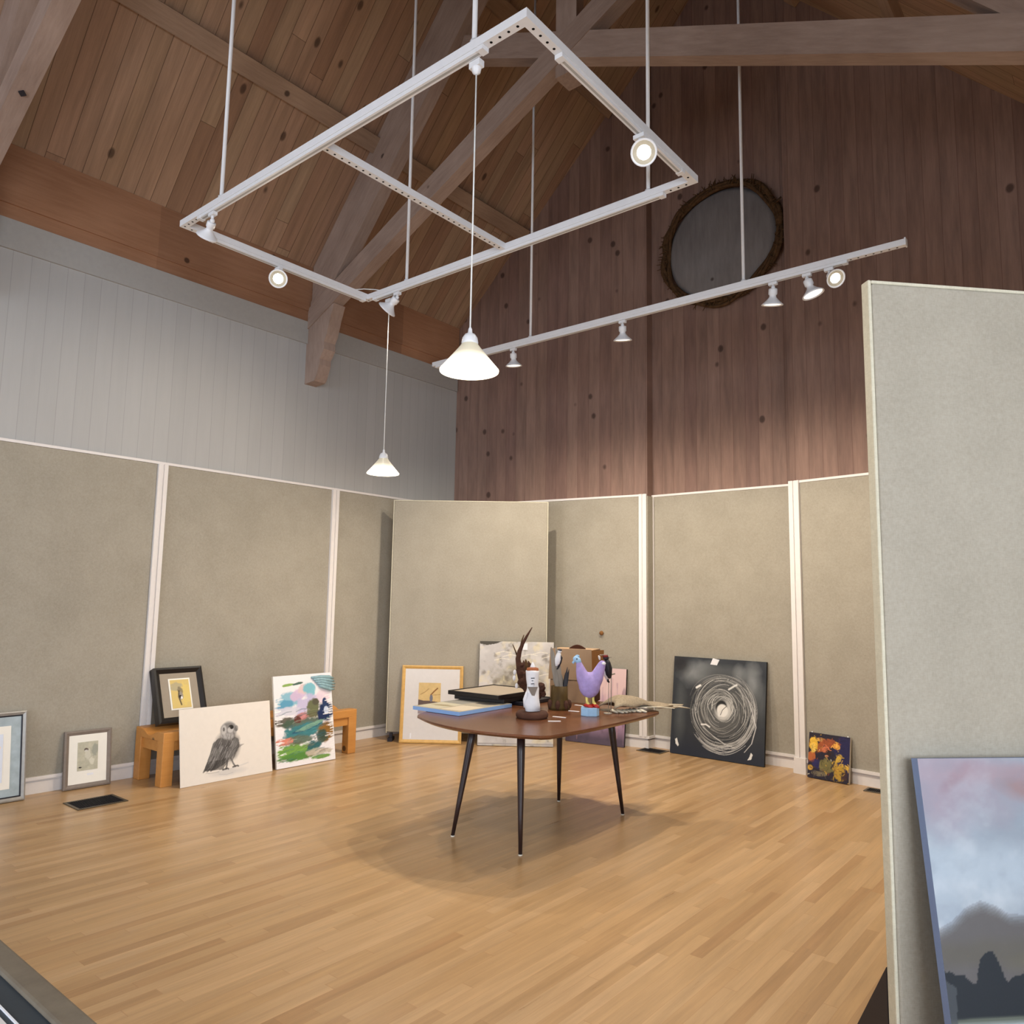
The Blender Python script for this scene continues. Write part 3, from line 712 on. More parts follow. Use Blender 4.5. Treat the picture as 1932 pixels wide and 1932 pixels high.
slab('print', c, .165, .245, .002, M['art'], ob, x0=FW/2-.0825, z0=FH/2-.1175, y=.0115)

# ---- taupe framed print on the floor
ob = leaner('taupe_framed_print', 'small taupe framed print with wide cream mat, on the floor left of the bench', 'framed picture', (-6.43, 2.452), 88, 7.5, .03)
FW, FH = .345, .435
ring(FW, FH, .035, .03, M['taupe'], ob); board(FW-.06, FH-.06, .03, .03, .010, M['matwhite'], ob, 'mat_board')
c = Cv(60, 84, l3((184, 180, 160))); c.a *= (.8+.4*c.fbm(7, 8))[..., None]
sp(c, .5, .55, .14, .3, (206, 202, 186), .8); sp(c, .42, .72, .11, .08, (96, 84, 78), 1, 0, .3); sp(c, .42, .68, .08, .05, (204, 200, 190), 1, 0, .3); sp(c, .15, .12, .1, .03, (50, 44, 40), 1); sp(c, .7, .3, .12, .2, (212, 208, 190), .9); sp(c, .85, .7, .15, .3, (150, 152, 140), .8)
slab('print', c, .15, .215, .002, M['art'], ob, x0=.095, z0=.13, y=.0075)
m = MB(); m.box(.17, .215, .0085, .0095, .09, .105); m.build('title_tag', M['pwhite'], ob)

# ---- silver framed print at the left edge of the photo
ob = leaner('silver_framed_print', 'silver framed print with bluish reflections coloured into its mat, cut off by the left photo edge', 'framed picture', (-6.375, 1.70), 89.5, 9.3, .03)
FW, FH = .475, .635
ring(FW, FH, .028, .035, M['silver'], ob); ring(FW-.052, FH-.052, .010, .02, M['ink'], ob, 'inner_lip', .026, .026, .008)
board(FW-.06, FH-.06, .03, .03, .016, M['matblue'], ob, 'mat_board'); board(FW-.20, FH-.19, .10, .09, .013, M['matwhite'], ob, 'inner_mat')
c = Cv(60, 100, l3((214, 220, 232))); sp(c, .5, .6, .3, .3, (236, 222, 206), .8); sp(c, .6, .25, .3, .2, (172, 190, 226), .9); sp(c, .8, .7, .1, .1, (240, 206, 140), .9); sp(c, .2, .5, .1, .4, (190, 204, 222), .8)
slab('print', c, .19, .34, .002, M['art'], ob, x0=.135, z0=.14, y=.010)

# ---- wooden bench
bn = thing('wooden_bench', 'long honey coloured wooden bench with scooped seat against the left wall', 'bench', (-6.215, 3.95, 0))
bx0, bx1, by0, by1 = -6.49, -6.015, 3.0, 4.93
N = 16; prof = []
for i in range(N+1):
    x = bx0+(bx1-bx0)*i/N; u = (i/N-.5)*2; z = ZBt if abs(u) > .62 else ZBt-.045*(cos(u/.62*pi)+1)/2
    prof.append((x, z))
prof += [(bx1, ZBt-.075), (bx0, ZBt-.075)]
m = W(); m.prism(prof, by0, by1, 'y'); bevel(m.build('seat', M['bench'], bn), .006)
for x in (bx0, bx1-.095):
    for y in (by0, by1-.095):
        m = W(); m.prism([(x, 0), (x+.095, 0), (x+.095, ZBt-.07), (x, ZBt-.07)], y, y+.095, 'y'); bevel(m.build('leg', M['bench'], bn), .005)
for y in (by0+.02, by1-.07):
    m = W(); m.prism([(bx0+.09, ZBt-.07), (bx1-.09, ZBt-.07), (bx1-.09, .26), (bx0+.09, .26)], y, y+.05, 'y'); m.build('end_rail', M['bench'], bn)
for x in (bx0+.02, bx1-.06):
    m = W(); m.box(x, x+.04, by0+.09, by1-.09, .27, ZBt-.07); m.build('side_rail', M['bench'], bn)

# ---- floor grilles
def grille(cx, cy, lx, ly, along, label):
    t = thing('floor_vent', label, 'floor vent', (cx, cy, 0), group='metal floor vents')
    m = MB(); b = .018
    m.box(-lx, lx, -ly, -ly+b, .0, .006); m.box(-lx, lx, ly-b, ly, 0, .006); m.box(-lx, -lx+b, -ly+b, ly-b, 0, .006); m.box(lx-b, lx, -ly+b, ly-b, 0, .006); m.build('frame', M['grille'], t)
    m = MB(); m.box(-lx+b, lx-b, -ly+b, ly-b, .0, .002, 1)
    n = int(2*(ly if along == 'y' else lx)/.014)
    for i in range(n):
        if along == 'y': y = -ly+b+.007+i*.014; (y < ly-b) and m.box(-lx+b, lx-b, y, y+.003, .002, .005)
        else: x = -lx+b+.007+i*.014; (x < lx-b) and m.box(x, x+.003, -ly+b, ly-b, .002, .005)
    m.build('slats', [M['ink'], M['dark']], t)
grille(-5.945, 2.495, .135, .172, 'y', 'dark rectangular floor vent in front of the taupe framed print')
grille(-3.93, 7.085, .135, .10, 'x', 'dark floor vent at the wall corner left of the nest painting')
grille(-1.70, 6.90, .14, .075, 'x', 'floor vent beside the small yellow and blue canvas, partly behind the near screen')

# ---- freestanding fabric screens
def screen(a, b, z0, z1, label, thick=.045, foot=True):
    a, b = Vector(a), Vector(b); d = b-a; ang = math.atan2(d.y, d.x); L = d.length
    t = thing('display_screen', label, 'display screen', (a.x, a.y, 0), (0, 0, ang))
    m = MB(); m.box(.012, L-.012, 0, thick, z0+.012, z1-.012); bevel(m.build('fabric_board', M['fabric'], t), .008, 3)
    for x in (0, L-.012):
        m = MB(); m.box(x, x+.012, .002, thick-.002, z0, z1); bevel(m.build('edge_strip', M['edge_f'], t), .004)
    m = MB(); m.box(.012, L-.012, .002, thick-.002, z1-.012, z1); bevel(m.build('top_strip', M['edge_f'], t), .004)
    for x in (.03, L-.09):
        if foot:
            m = MB(); m.prism([(thick, .42), (thick, 0), (.31, 0), (.31, .03)], x-.03 if x < .5 else x, (x-.03 if x < .5 else x)+.025, 'x'); m.box(x-.02, x+.03, 0, thick, 0, z0)
        else:
            m = MB(); m.box(x, x+.05, -.05, .10, 0, .035); m.box(x+.01, x+.04, .0, .04, .03, z0)
        m.build('foot', M['ink'], t)
    return t
M['edge_f'] = fabric('edge_fabric', (206, 200, 180), (184, 178, 158))
pa, pb = Vector((-6.28, 5.545)), Vector((-4.935, 6.60))
screen(pa, pb, .08, 2.59, 'tall grey fabric screen standing diagonally across the far left corner', foot=False)
na = Vector((-.63, 2.607)); nu = Vector((.69, .724)).normalized(); nf = Vector((nu.y, -nu.x))
screen(na, na+nu*1.60, .06, 2.60, 'tall pale fabric screen standing close by at the right edge of the photo')

# ---- big cloud painting on the near screen
ang = math.degrees(math.atan2(nu.y, nu.x))
pT = Vector((-.568, 2.629)); lean = 8.; Ht = 1.066
pb0 = pT+nf*(Ht*sin(R_(lean))+.032)+nu*.0
ob = leaner('cloud_painting', 'large pale blue cloud painting with dark hill, leaning on the near screen at right', 'painting', (pb0.x, pb0.y), ang, lean, .03)
c = Cv(230, 280, l3((172, 184, 196))); f = c.fbm(4, 21, 5); g = c.fbm(9, 31, 4)
c.put(np.clip((f-.35)*2.2, 0, 1)*.8, l3((196, 210, 224))); c.put(np.clip((g-.5)*3, 0, 1)*.5, l3((216, 226, 234))); c.put(np.clip((.45-f)*3, 0, 1)*.6, l3((158, 166, 180)))
c.ell(.02, .95, .26, .16, l3((182, 164, 178)), .8, 0, .9, .6, 4); c.ell(.33, .925, .10, .045, l3((178, 140, 138)), .8, -20, .9, .7, 5); c.ell(.12, .95, .06, .018, l3((166, 134, 146)), .6, 40, .9, .6); c.ell(.22, .96, .16, .03, l3((190, 168, 178)), .6, 0, .9, .6)
c.ell(.85, .8, .2, .2, l3((184, 156, 152)), .5, 0, 1, .8, 6); c.ell(.15, .70, .3, .08, l3((206, 220, 232)), .6, 0, 1, .6, 7)
g2 = c.fbm(16, 91, 5); c.put(np.clip((g2-.52)*4, 0, 1)*.45*np.clip(1-(c.Y-.55)*1.6, .2, 1), l3((226, 234, 242))); c.put(np.clip((.44-g2)*4, 0, 1)*.3, l3((150, 160, 176)))
hill = [(0, .34), (0, .545), (.04, .56), (.09, .595), (.135, .61), (.175, .598), (.215, .575), (.26, .572), (.36, .58), (.55, .60), (.75, .56), (1, .57), (1, .34)]
for k in range(6): c.poly([(x, y+(.006*(3-k) if y > .4 else 0)) for x, y in hill], l3((104, 98, 96)), .35)
c.ell(.14, .50, .2, .04, l3((110, 106, 92)), .5, 0, .8, .7, 8); c.ell(.30, .47, .12, .03, l3((120, 116, 98)), .5, 0, .8, .7, 8)
tr = [(0, .34)]
for i in range(121):
    x = i/120; base = .445+.05*max(0, cos((x-.135)*2*pi/.17))**.8+.012*sin(x*57)+.006*sin(x*131)
    tr.append((x, base))
tr.append((1, .34)); c.poly(tr, l3((40, 48, 56)), .98)
c.poly([(0, 0), (0, .338), (1, .345), (1, 0)], l3((176, 188, 190)), 1); c.ell(.2, .29, .6, .03, l3((200, 212, 212)), .8, 0, .8, .8, 9); c.ell(.15, .34, .3, .008, l3((120, 128, 116)), .8, 0, .8, .8, 3)
c.poly([(0, .33), (.02, .33), (.03, .42), (0, .44)], l3((86, 92, 98)), .8)
c.a = c.a*.62; c.sidecol = l3((112, 130, 166))  # edge colour carries the bluish daylight falling on that side
slab('canvas', c, 1.05, Ht, .03, M['matte'], ob)

# ---- gold framed print leaning on the far screen
pd = (pb-pa).normalized(); pnf = Vector((pd.y, -pd.x)); pang = math.degrees(math.atan2(pd.y, pd.x))
gp = Vector((-6.077, 5.552))
ob = leaner('gold_framed_print', 'gold wood framed bird print with wide white mat, leaning on the far screen', 'framed picture', (gp.x, gp.y), pang, 6, .03)
FW, FH = .655, .80
ring(FW, FH, .036, .03, M['gold'], ob); board(FW-.06, FH-.06, .03, .03, .012, M['matpale'], ob, 'mat_board')
c = Cv(80, 100, l3((206, 178, 124))); c.a *= (.85+.3*c.fbm(6, 4))[..., None]
c.stroke([(.1, .62), (.3, .7), (.45, .8)], .02, l3((150, 116, 70)), .8); c.stroke([(.55, .6), (.7, .72), (.85, .82)], .035, l3((132, 88, 48)), 1); c.stroke([(.55, .6), (.98, .62)], .012, l3((160, 128, 80)), .9)
c.poly([(0, 0), (0, .46), (.25, .42), (.5, .42), (.9, .38), (1, .36), (1, 0)], l3((96, 80, 74)), 1); c.ell(.58, .5, .07, .14, l3((110, 110, 124)), 1, 0, .2); c.poly([(0, 0), (0, .12), (1, .06), (1, 0)], l3((150, 140, 146)), .9)
c.poly([(.5, 0), (.5, .1), (1, .12), (1, 0)], l3((216, 190, 140)), 1)
slab('print', c, .235, .32, .002, M['art'], ob, x0=.185, z0=.30, y=.009)
m = MB(); m.box(.11, .125, .0105, .0118, .045, .10); m.build('title_tag', M['pwhite'], ob)

# ---- grey abstract canvas
gp = Vector((-5.40, 6.03))+pnf*.0
ob = leaner('grey_abstract_canvas', 'large grey and ochre abstract canvas with dark edges, behind the table left of the box', 'painting', (gp.x, gp.y), pang, 6.2, .04)
c = Cv(150, 200, l3((186, 182, 180))); f = c.fbm(5, 41, 5)
c.put(np.clip((f-.5)*3, 0, 1)*.7, l3((216, 212, 208))); c.ell(.55, .55, .32, .32, l3((138, 130, 108)), .75, 10, .7, 1.2, 6); c.ell(.6, .45, .2, .2, l3((112, 104, 82)), .6, 0, .8, 1.2, 8)
c.put(np.clip((c.fbm(14, 50)-.58)*5, 0, 1)*.6, l3((104, 96, 84))); c.put(np.clip((c.fbm(12, 60)-.58)*5, 0, 1)*.6, l3((214, 202, 168)))
c.poly([(0, .975), (0, 1), (.3, 1), (.22, .975), (.1, .96)], l3((72, 68, 60)), 1); c.stroke([(.0, .02), (1, .02)], .01, l3((150, 146, 146)), .8)
for i in range(12): y = random.uniform(.5, .95); x = random.uniform(.3, .95); c.stroke([(x-.1, y-.01), (x, y+.01), (x+.1, y)], .006, l3((232, 226, 210)), .7)
slab('canvas', c, .79, 1.07, .04, M['matte'], ob, (44, 38, 38))
m = MB(); m.box(.44, .51, -.003, -.001, .985, 1.055); m.build('paper_tag', M['pwhite'], ob)

# ---- pink and purple canvas
d1 = (g1b-g1a).normalized(); a1 = math.degrees(math.atan2(d1.y, d1.x))
ob = leaner('pink_purple_canvas', 'pink to dark purple canvas behind the table, leaning right of the cardboard box', 'painting', (-4.90, 6.905), a1, 5.4, .03)
c = Cv(110, 130, l3((216, 186, 184))); v = c.Y
c.put(np.clip((.70-v)*4, 0, 1)*.8, l3((166, 130, 166))); c.put(np.clip((.30-v)*4.5, 0, 1)*.9, l3((72, 64, 76))); 
for i in range(70): x = random.random(); y = random.uniform(.3, .95); c.stroke([(x, y), (x+random.uniform(-.01, .01), y-random.uniform(.05, .3))], .008, l3(random.choice(((232, 206, 200), (196, 150, 150), (150, 120, 140)))), .4)
c.put(np.clip((c.fbm(8, 71)-.5)*4, 0, 1)*.35*np.clip((.6-v)*3, 0, 1), l3((40, 36, 44))); c.ell(.97, .5, .05, .3, l3((110, 84, 104)), .5)
slab('canvas', c, .68, .80, .03, M['matte'], ob, (26, 20, 22))

# ---- nest painting
ob = leaner('nest_painting', 'large black canvas painted with a swirling white bird nest, leaning on the end wall', 'painting', (-3.757, 7.122), 0, 7.2, .03)
c = Cv(240, 238, l3((48, 52, 58))); f = c.fbm(4, 81, 4)
c.put(np.clip((f-.4)*2, 0, 1)*.4, l3((70, 74, 80)))
for (x, y, rx, ry, v, al) in ((.30, .83, .18, .10, 150, .8), (.55, .86, .25, .06, 96, .8), (.86, .76, .07, .16, 140, .8), (.72, .84, .05, .08, 150, .6), (.10, .45, .05, .25, 84, .8), (.95, .6, .05, .15, 96, .6)):
    c.ell(x, y, rx, ry, l3((v, v+4, v+6)), al, 0, 1.3, .5, int(x*50))
c.ell(.52, .48, .36, .40, l3((52, 54, 58)), .7, 0, .5); c.put(np.clip((.25-c.Y)*5, 0, 1)*.6, l3((34, 40, 56))); c.ell(.08, .92, .1, .1, l3((36, 34, 36)), .8, 0, 1)
c.ell(.55, .50, .22, .24, l3((110, 112, 112)), .6, 0, .9)
nx, ny = .56, .49
for i in range(150):
    r = .08+.30*random.random()**.8; a0 = random.random()*2*pi; ln = random.uniform(.7, 2.4)
    ox = .55+(nx-.55)*(1-r/.38)+random.uniform(-.03, .02); oy = .50+random.uniform(-.03, .03)-.06*max(0, r-.2)*3
    v = random.choice((120, 150, 176, 200, 96)) if r > .16 else random.choice((170, 200, 214))
    c.arc(ox, oy, r, a0, a0+ln, random.uniform(.0022, .0046), l3((v, v, v-2)), random.uniform(.45, .9), 1.04, random.uniform(0, .02))
for i in range(16):
    a = random.uniform(-2.6, -.2); r = .33; c.arc(.55, .44, r+random.uniform(-.03, .04), a, a+random.uniform(.6, 1.3), .004, l3((190, 190, 190)), .8, 1.0, .02)
c.stroke([(.36, .30), (.48, .22), (.60, .16), (.70, .14)], .005, l3((206, 206, 204)), .9); c.stroke([(.82, .62), (.88, .46), (.91, .36), (.87, .20), (.80, .11)], .005, l3((206, 206, 206)), .9)
c.stroke([(.62, .70), (.68, .74), (.70, .75)], .012, l3((226, 226, 224)), .9); c.stroke([(.27, .69), (.31, .715)], .012, l3((236, 236, 234)), 1)
c.ell(.565, .49, .085, .10, l3((206, 206, 204)), .9, 0, .4); c.ell(.545, .52, .06, .07, l3((40, 42, 44)), 1, -20, .3)
c.ell(.56, .485, .058, .062, l3((232, 232, 230)), 1, 20, .2); c.ell(.535, .455, .02, .035, l3((226, 226, 224)), 1, -20, .3); c.stroke([(.54, .44), (.56, .49), (.60, .53)], .004, l3((60, 60, 60)), 1)
c.stroke([(.34, .325), (.39, .33), (.43, .31)], .010, l3((232, 232, 230)), 1)
c.poly([(.055, .145), (.075, .16), (.10, .09), (.09, .075), (.065, .10)], l3((224, 224, 222)), 1); c.poly([(.83, .04), (.87, .05), (.885, .10), (.865, .115), (.85, .07)], l3((224, 224, 222)), 1)
slab('canvas', c, .972, .965, .03, M['matte'], ob, (22, 20, 22))
m = MB(); m.add([(.40, -.003, .905), (.47, -.003, .90), (.495, -.003, .955), (.425, -.003, .968), (.40, -.001, .905), (.47, -.001, .90), (.495, -.001, .955), (.425, -.001, .968)], [(0, 1, 2, 3), (7, 6, 5, 4), (0, 4, 5, 1), (1, 5, 6, 2), (2, 6, 7, 3), (3, 7, 4, 0)])
m.build('paper_tag', M['pwhite'], ob)

# ---- small abstract
a3 = math.degrees(math.atan2((g3b-g3a).y, (g3b-g3a).x))
ob = leaner('small_abstract_canvas', 'small thickly painted yellow, orange and dark blue canvas at the foot of the white post', 'painting', (-2.350, 7.004), -8.3, 9.3, .03)
c = Cv(110, 120, l3((34, 28, 44)))
for (x, y, a, b, col, r) in ((.85, .6, .2, .5, (30, 26, 70), 0), (.12, .75, .11, .16, (222, 176, 60), 10), (.12, .66, .06, .1, (232, 192, 90), 0), (.3, .86, .1, .05, (206, 150, 80), 0), (.5, .8, .26, .10, (150, 76, 40), 0), (.3, .70, .07, .14, (156, 80, 40), -20),
                             (.68, .76, .09, .07, (222, 160, 70), -20), (.42, .66, .09, .07, (196, 110, 74), 20), (.5, .6, .07, .07, (44, 26, 24), 20), (.45, .52, .05, .03, (206, 140, 100), 0), (.08, .45, .10, .12, (176, 96, 50), 0), (.22, .32, .13, .10, (36, 34, 84), 0),
                             (.45, .3, .18, .16, (112, 104, 60), 0), (.3, .12, .2, .06, (110, 100, 80), 0), (.07, .22, .07, .06, (206, 160, 60), 0), (.78, .22, .14, .2, (176, 140, 48), 10), (.9, .35, .1, .05, (206, 166, 60), -30), (.9, .15, .08, .1, (60, 36, 30), 0)):
    sp(c, x, y, a, b, col, 1, r, .7, .2)
c.stroke([(.62, .38), (.70, .46), (.78, .56)], .055, l3((206, 168, 62)), 1); c.stroke([(.58, .28), (.64, .40), (.66, .5)], .03, l3((40, 30, 40)), .9)
for i in range(220):
    x, y = random.random()*.99, random.random()*.99; b_ = c.a[int(y*120), int(x*110)]*random.uniform(.6, 1.5)
    a_ = random.uniform(0, 6.28); c.stroke([(x, y), (x+.05*cos(a_), y+.05*sin(a_)), (x+.09*cos(a_+.4), y+.09*sin(a_+.4))], .012, np.clip(b_, 0, 1), .85)
for i in range(40): x = random.random(); y = random.random(); c.stroke([(x, y), (x+random.uniform(-.06, .06), y+random.uniform(-.05, .05))], .012, l3(random.choice(((30, 26, 60), (216, 170, 70), (86, 84, 60), (140, 70, 40), (220, 214, 190)))), .6)
slab('canvas', c, .365, .385, .03, M['oil'], ob, (206, 200, 186))
for px in (.02, .34):
    m = MB(); m.ball((px, .012, .387), .007, 8); m.build('pin', M['pwhite'], ob)

# ---------------------------------------------------------------- table
TC = Vector((-3.216, 4.265)); ZTT = .74
tb = thing('dining_table', 'dark walnut table with bowed edges and slender tapered legs in the middle of the floor', 'table', (TC.x, TC.y, 0))
def outline(a, b, ba, bb, k=10):
    pts = []
    cs = [(-a, -b), (a, -b), (a, b), (-a, b)]
    for i in range(4):
        p, n = Vector(cs[i]), Vector(cs[(i+1) % 4]); bow = bb if i % 2 == 0 else ba
        d = (n-p); nr = Vector((d.y, -d.x)).normalized()
        for j in range(k):
            t = j/k; pts.append(p+d*t+nr*bow*4*t*(1-t))
    return pts
o1 = outline(.54, .68, .035, .16)
o1 = [Vector((p.x-.15*(1-(p.y/.7)**2)*(p.x < -.5), p.y)) for p in o1]
o2 = []
for i in range(len(o1)):
    a, b = o1[i], o1[(i+1) % len(o1)]; o2 += [a*.75+b*.25, a*.25+b*.75]
o1 = o2
m = MB(); n = len(o1)
V = []; 
for sc, z in ((1.0, ZTT), (1.0, ZTT-.012), (.965, ZTT-.028)):
    for p in o1: V.append((p.x*sc, p.y*sc, z))
Fc = [list(range(n)), list(range(2*n, 3*n))[::-1]]+[(i, (i+1) % n, n+(i+1) % n, n+i) for i in range(n)]+[(n+i, n+(i+1) % n, 2*n+(i+1) % n, 2*n+i) for i in range(n)]
m.add(V, Fc); m.build('tabletop', M['walnut'], tb)
m = MB(); m.prism([(-.24, -.47), (.20, -.47), (.24, .5), (-.20, .5)], .655, ZTT-.027); m.build('apron', M['leg'], tb)
for bt, tp in (((-3.49, 3.68), (-3.43, 3.80)), ((-2.94, 3.69), (-3.02, 3.78)), ((-3.49, 4.84), (-3.43, 4.76)), ((-2.94, 4.86), (-3.00, 4.78))):
    m = W(); b = Vector((bt[0], bt[1], .006)); p = Vector((tp[0], tp[1], ZTT-.03)); m.tube([b, b.lerp(p, .3), b.lerp(p, .8), p], [.0115, .0165, .025, .026], 16); lg = m.build('leg', M['leg'], tb)
    m = W(); m.tube([(b.x, b.y, 0), (b.x, b.y, .007)], .013, 12); m.build('glide', M['edgewhite'], lg)

A0 = R_(39.57)                                                  # small things on the table face the open side of the room
def onT(x, y): return (x, y, ZTT)
Z1 = ZTT
# framed pieces lying flat
def flat(name, label, p, ang, w_, h, t_, z, fm, mm):
    t = thing(name, label, 'framed picture', (p[0], p[1], z), (0, 0, R_(ang)))
    m = MB(); b = .014; m.box(0, w_, 0, b, 0, t_); m.box(0, w_, h-b, h, 0, t_); m.box(0, b, b, h-b, 0, t_); m.box(w_-b, w_, b, h-b, 0, t_); bevel(m.build('frame', fm, t), .003)
    m = MB(); m.box(b, w_-b, b, h-b, .002, t_-.006); m.build('mat_board', mm, t)
    return t
flat('framed_print', 'bottom dark framed print of the flat stack, its end showing beside the white figure', (-3.93, 4.42), 4, .40, .42, .026, Z1+.001, M['ink'], M['ink'])
flat('framed_print', 'middle black framed print in the flat stack on the table, mostly covered', (-4.02, 4.22), 8, .44, .50, .031, Z1+.0285, M['black'], M['black'])
flat('framed_print', 'top black framed print with beige mat, lying flat in the stack on the table', (-4.06, 4.19), 3, .48, .56, .030, Z1+.061, M['black'], M['matgrey'])
t = thing('blue_edged_canvas', 'pale blue edged canvas lying flat at the left end of the table', 'painting', (-3.965, 3.745, Z1+.001), (0, 0, R_(2)))
c = Cv(90, 110, l3((156, 148, 132))); c.poly([(0, .5), (0, 1), (.5, 1), (.45, .5)], l3((132, 130, 124)), 1); c.poly([(.05, .05), (.05, .5), (.5, .5), (.5, .05)], l3((178, 172, 152)), 1); c.poly([(.55, .05), (.55, .45), (.95, .5), (.95, .1)], l3((192, 180, 160)), 1)
c.ell(.7, .75, .2, .1, l3((60, 58, 60)), .9, 0, .5, .8); c.ell(.3, .3, .2, .08, l3((132, 118, 88)), .8, 0, .7, .9)
c.sidecol = l3((132, 166, 212)); M_ = M['matte']
sl = slab('canvas', c, .43, .58, .025, M_, t); sl.rotation_euler = (R_(-90), 0, 0); sl.location = (0, 0, .026)
sl.matrix_basis = Matrix.Translation((0, 0, .026)) @ Matrix(((1, 0, 0, 0), (0, 0, 1, 0), (0, -1, 0, 0), (0, 0, 0, 1)))

# white figure with round dark base
t = thing('white_bust_sculpture', 'narrow white sculpture with a painted face on a round dark base, front of the table', 'sculpture', onT(-3.157, 4.066), (0, 0, A0))
m = MB(); m.lathe([(.001, 0), (.10, 0), (.108, .012), (.108, .028), (.098, .042), (.001, .044)], 30); m.build('base', M['bark'], t)
m = MB(); rf = lambda a, z: 1+.12*sin(3*a+z*40)*(.3 if z > .2 else 1)
m.lathe([(.001, .044), (.050, .046), (.051, .09), (.046, .14), (.040, .19), (.038, .215), (.042, .25), (.044, .29), (.046, .305), (.040, .312), (.001, .312)], 28, rfun=rf)
m.ball((.0, -.030, .24), (.020, .016, .040), 12); m.tube([(-.045, -.01, .07), (-.05, -.02, .12), (-.035, -.03, .17)], [.014, .013, .01], 10); m.build('body', M['pwhite'], t)
m = MB(); m.poly = None
m.tube([(-.012, -.046, .262), (.012, -.046, .263)], .0028, 6); m.tube([(-.008, -.050, .246), (.004, -.050, .247)], .0022, 6); m.tube([(-.011, -.047, .226), (.010, -.047, .227)], .0028, 6); m.build('face_marks', M['ink'], t)
m = MB(); m.prism([(-.034, .205), (.034, .205), (.006, .13)], -.048, -.03, 'y'); m.build('neck_shade', M['taupe'], t)  # taupe wedge stands in for the shade under the chin
m = MB(); m.lathe([(.042, .308), (.038, .325), (.012, .332), (.001, .332)], 20); m.build('cap', M['clay'], t)
m = MB(); m.lathe([(.018, .328), (.014, .342), (.007, .356), (.001, .365)], 14); m.build('tip', M['pwhite'], t)

# feather and driftwood sculpture behind it
t = thing('driftwood_sculpture', 'dark brown driftwood and feather sculpture with a tall curved horn, behind the white figure', 'sculpture', onT(-3.455, 4.43), (0, 0, A0))
U = .0037
def P(px, py, y=0): return ((px-1003)*U, y, (1334-py)*U)
m = MB(); m.tube([P(1000, 1324), P(1004, 1316), P(1000, 1300), P(992, 1288)], [.05, .035, .035, .03], 12)
m.ball(P(1022, 1296), (.04, .03, .04), 14); m.ball(P(1012, 1310), (.045, .03, .045), 14); m.ball(P(990, 1280), (.048, .035, .07), 14); m.ball(P(984, 1262), (.028, .02, .05), 12); m.ball(P(1027, 1306), (.022, .02, .025), 12)
m.ball(P(1004, 1326), (.06, .04, .022), 14); o = m.build('driftwood_body', M['bark'], t)
tx = bpy.data.textures.new('rough', 'CLOUDS'); tx.noise_scale = .03
dm = o.modifiers.new('sub', 'SUBSURF'); dm.levels = 1; dm.render_levels = 2; dm = o.modifiers.new('rough', 'DISPLACE'); dm.texture = tx; dm.strength = .03; dm.mid_level = .5
m = MB(); m.tube([P(988, 1285), P(980, 1262), P(977, 1240), P(980, 1225), P(986, 1210), P(994, 1195), P(1004, 1178)], [.030, .022, .019, .016, .012, .009, .003], 12); m.build('horn', M['bark'], t)
m = MB(); m.tube([P(977, 1240), P(972, 1226), P(966, 1212)], [.006, .005, .003], 8); m.tube([P(980, 1228), P(984, 1205), P(988, 1193)], [.007, .006, .003], 8); m.build('twig', M['twig'], t)
for pts, wd in (([P(986, 1290), P(990, 1265), P(988, 1243)], .028), ([P(994, 1285), P(996, 1262), P(992, 1241)], .03), ([P(996, 1270), P(1003, 1255), P(997, 1244)], .02), ([P(980, 1282), P(978, 1262), P(984, 1250)], .02)):
    m = MB(); m.tube(pts, [.006, wd, .004], 10, M=Matrix.Diagonal((1, .35, 1, 1))); m.build('feather', M['bark'] if wd < .029 else M['twig'], t)
for px, py in ((971, 1266), (970, 1277), (975, 1292)):
    m = MB(); m.ball(P(px, py, -.02), (.012, .006, .02), 10); m.build('white_petal', M['pwhite'], t)

# bark vase with driftwood, woodpecker and quills
vx, vy = -3.262, 4.518
t = thing('bark_vase', 'olive brown bark vase holding driftwood slats, centre of the table', 'vase', onT(vx, vy), (0, 0, A0))
m = MB(); m.lathe([(.001, 0), (.074, 0), (.078, .02), (.068, .05), (.060, .08), (.058, .165), (.052, .165), (.05, .06), (.001, .05)], 28, rfun=lambda a, z: 1+.05*sin(7*a)+.03*sin(11*a+z*30)); m.build('vase_body', M['olive'], t)
m = MB()
for k in range(7): a = k*.9; m.ball((.070*cos(a), .070*sin(a), .036), (.02, .02, .034), 10)
m.build('root_knobs', M['bark'], t)
def slat(x0, z0, x1, z1, w_, y, nm='driftwood_slat', mat='drift'):
    m = MB(); d = Vector((x1-x0, 0, z1-z0)); n_ = Vector((d.z, 0, -d.x)).normalized()
    pts = [Vector((x0, y, z0)), Vector((x0, y, z0)).lerp(Vector((x1, y, z1)), .5), Vector((x0, y, z0)).lerp(Vector((x1, y, z1)), .85), Vector((x1, y, z1))]
    ws = [w_*.7, w_, w_*.55, w_*.1]; V = []
    for p, ww in zip(pts, ws):
        for sx, sy in ((-1, -1), (1, -1), (1, 1), (-1, 1)): V.append(p+n_*sx*ww+Vector((0, sy*.005, 0)))
    F_ = [(0, 1, 2, 3)[::-1], (12, 13, 14, 15)]+[(4*i+k, 4*i+(k+1) % 4, 4*i+4+(k+1) % 4, 4*i+4+k) for i in range(3) for k in range(4)]
    m.add(V, F_); return m.build(nm, M[mat], t)
slat(.0, .12, -.062, .44, .026, .0); slat(.01, .10, -.045, .33, .03, .012); slat(.02, .12, -.03, .455, .014, -.012); slat(.025, .12, -.01, .30, .02, .018)
for k, (x0, x1, z1) in enumerate(((.03, .055, .30), (.035, .068, .285), (.028, .044, .26))): slat(x0, .10, x1, z1, .010, -.02+.012*k, 'dark_quill', 'ink')

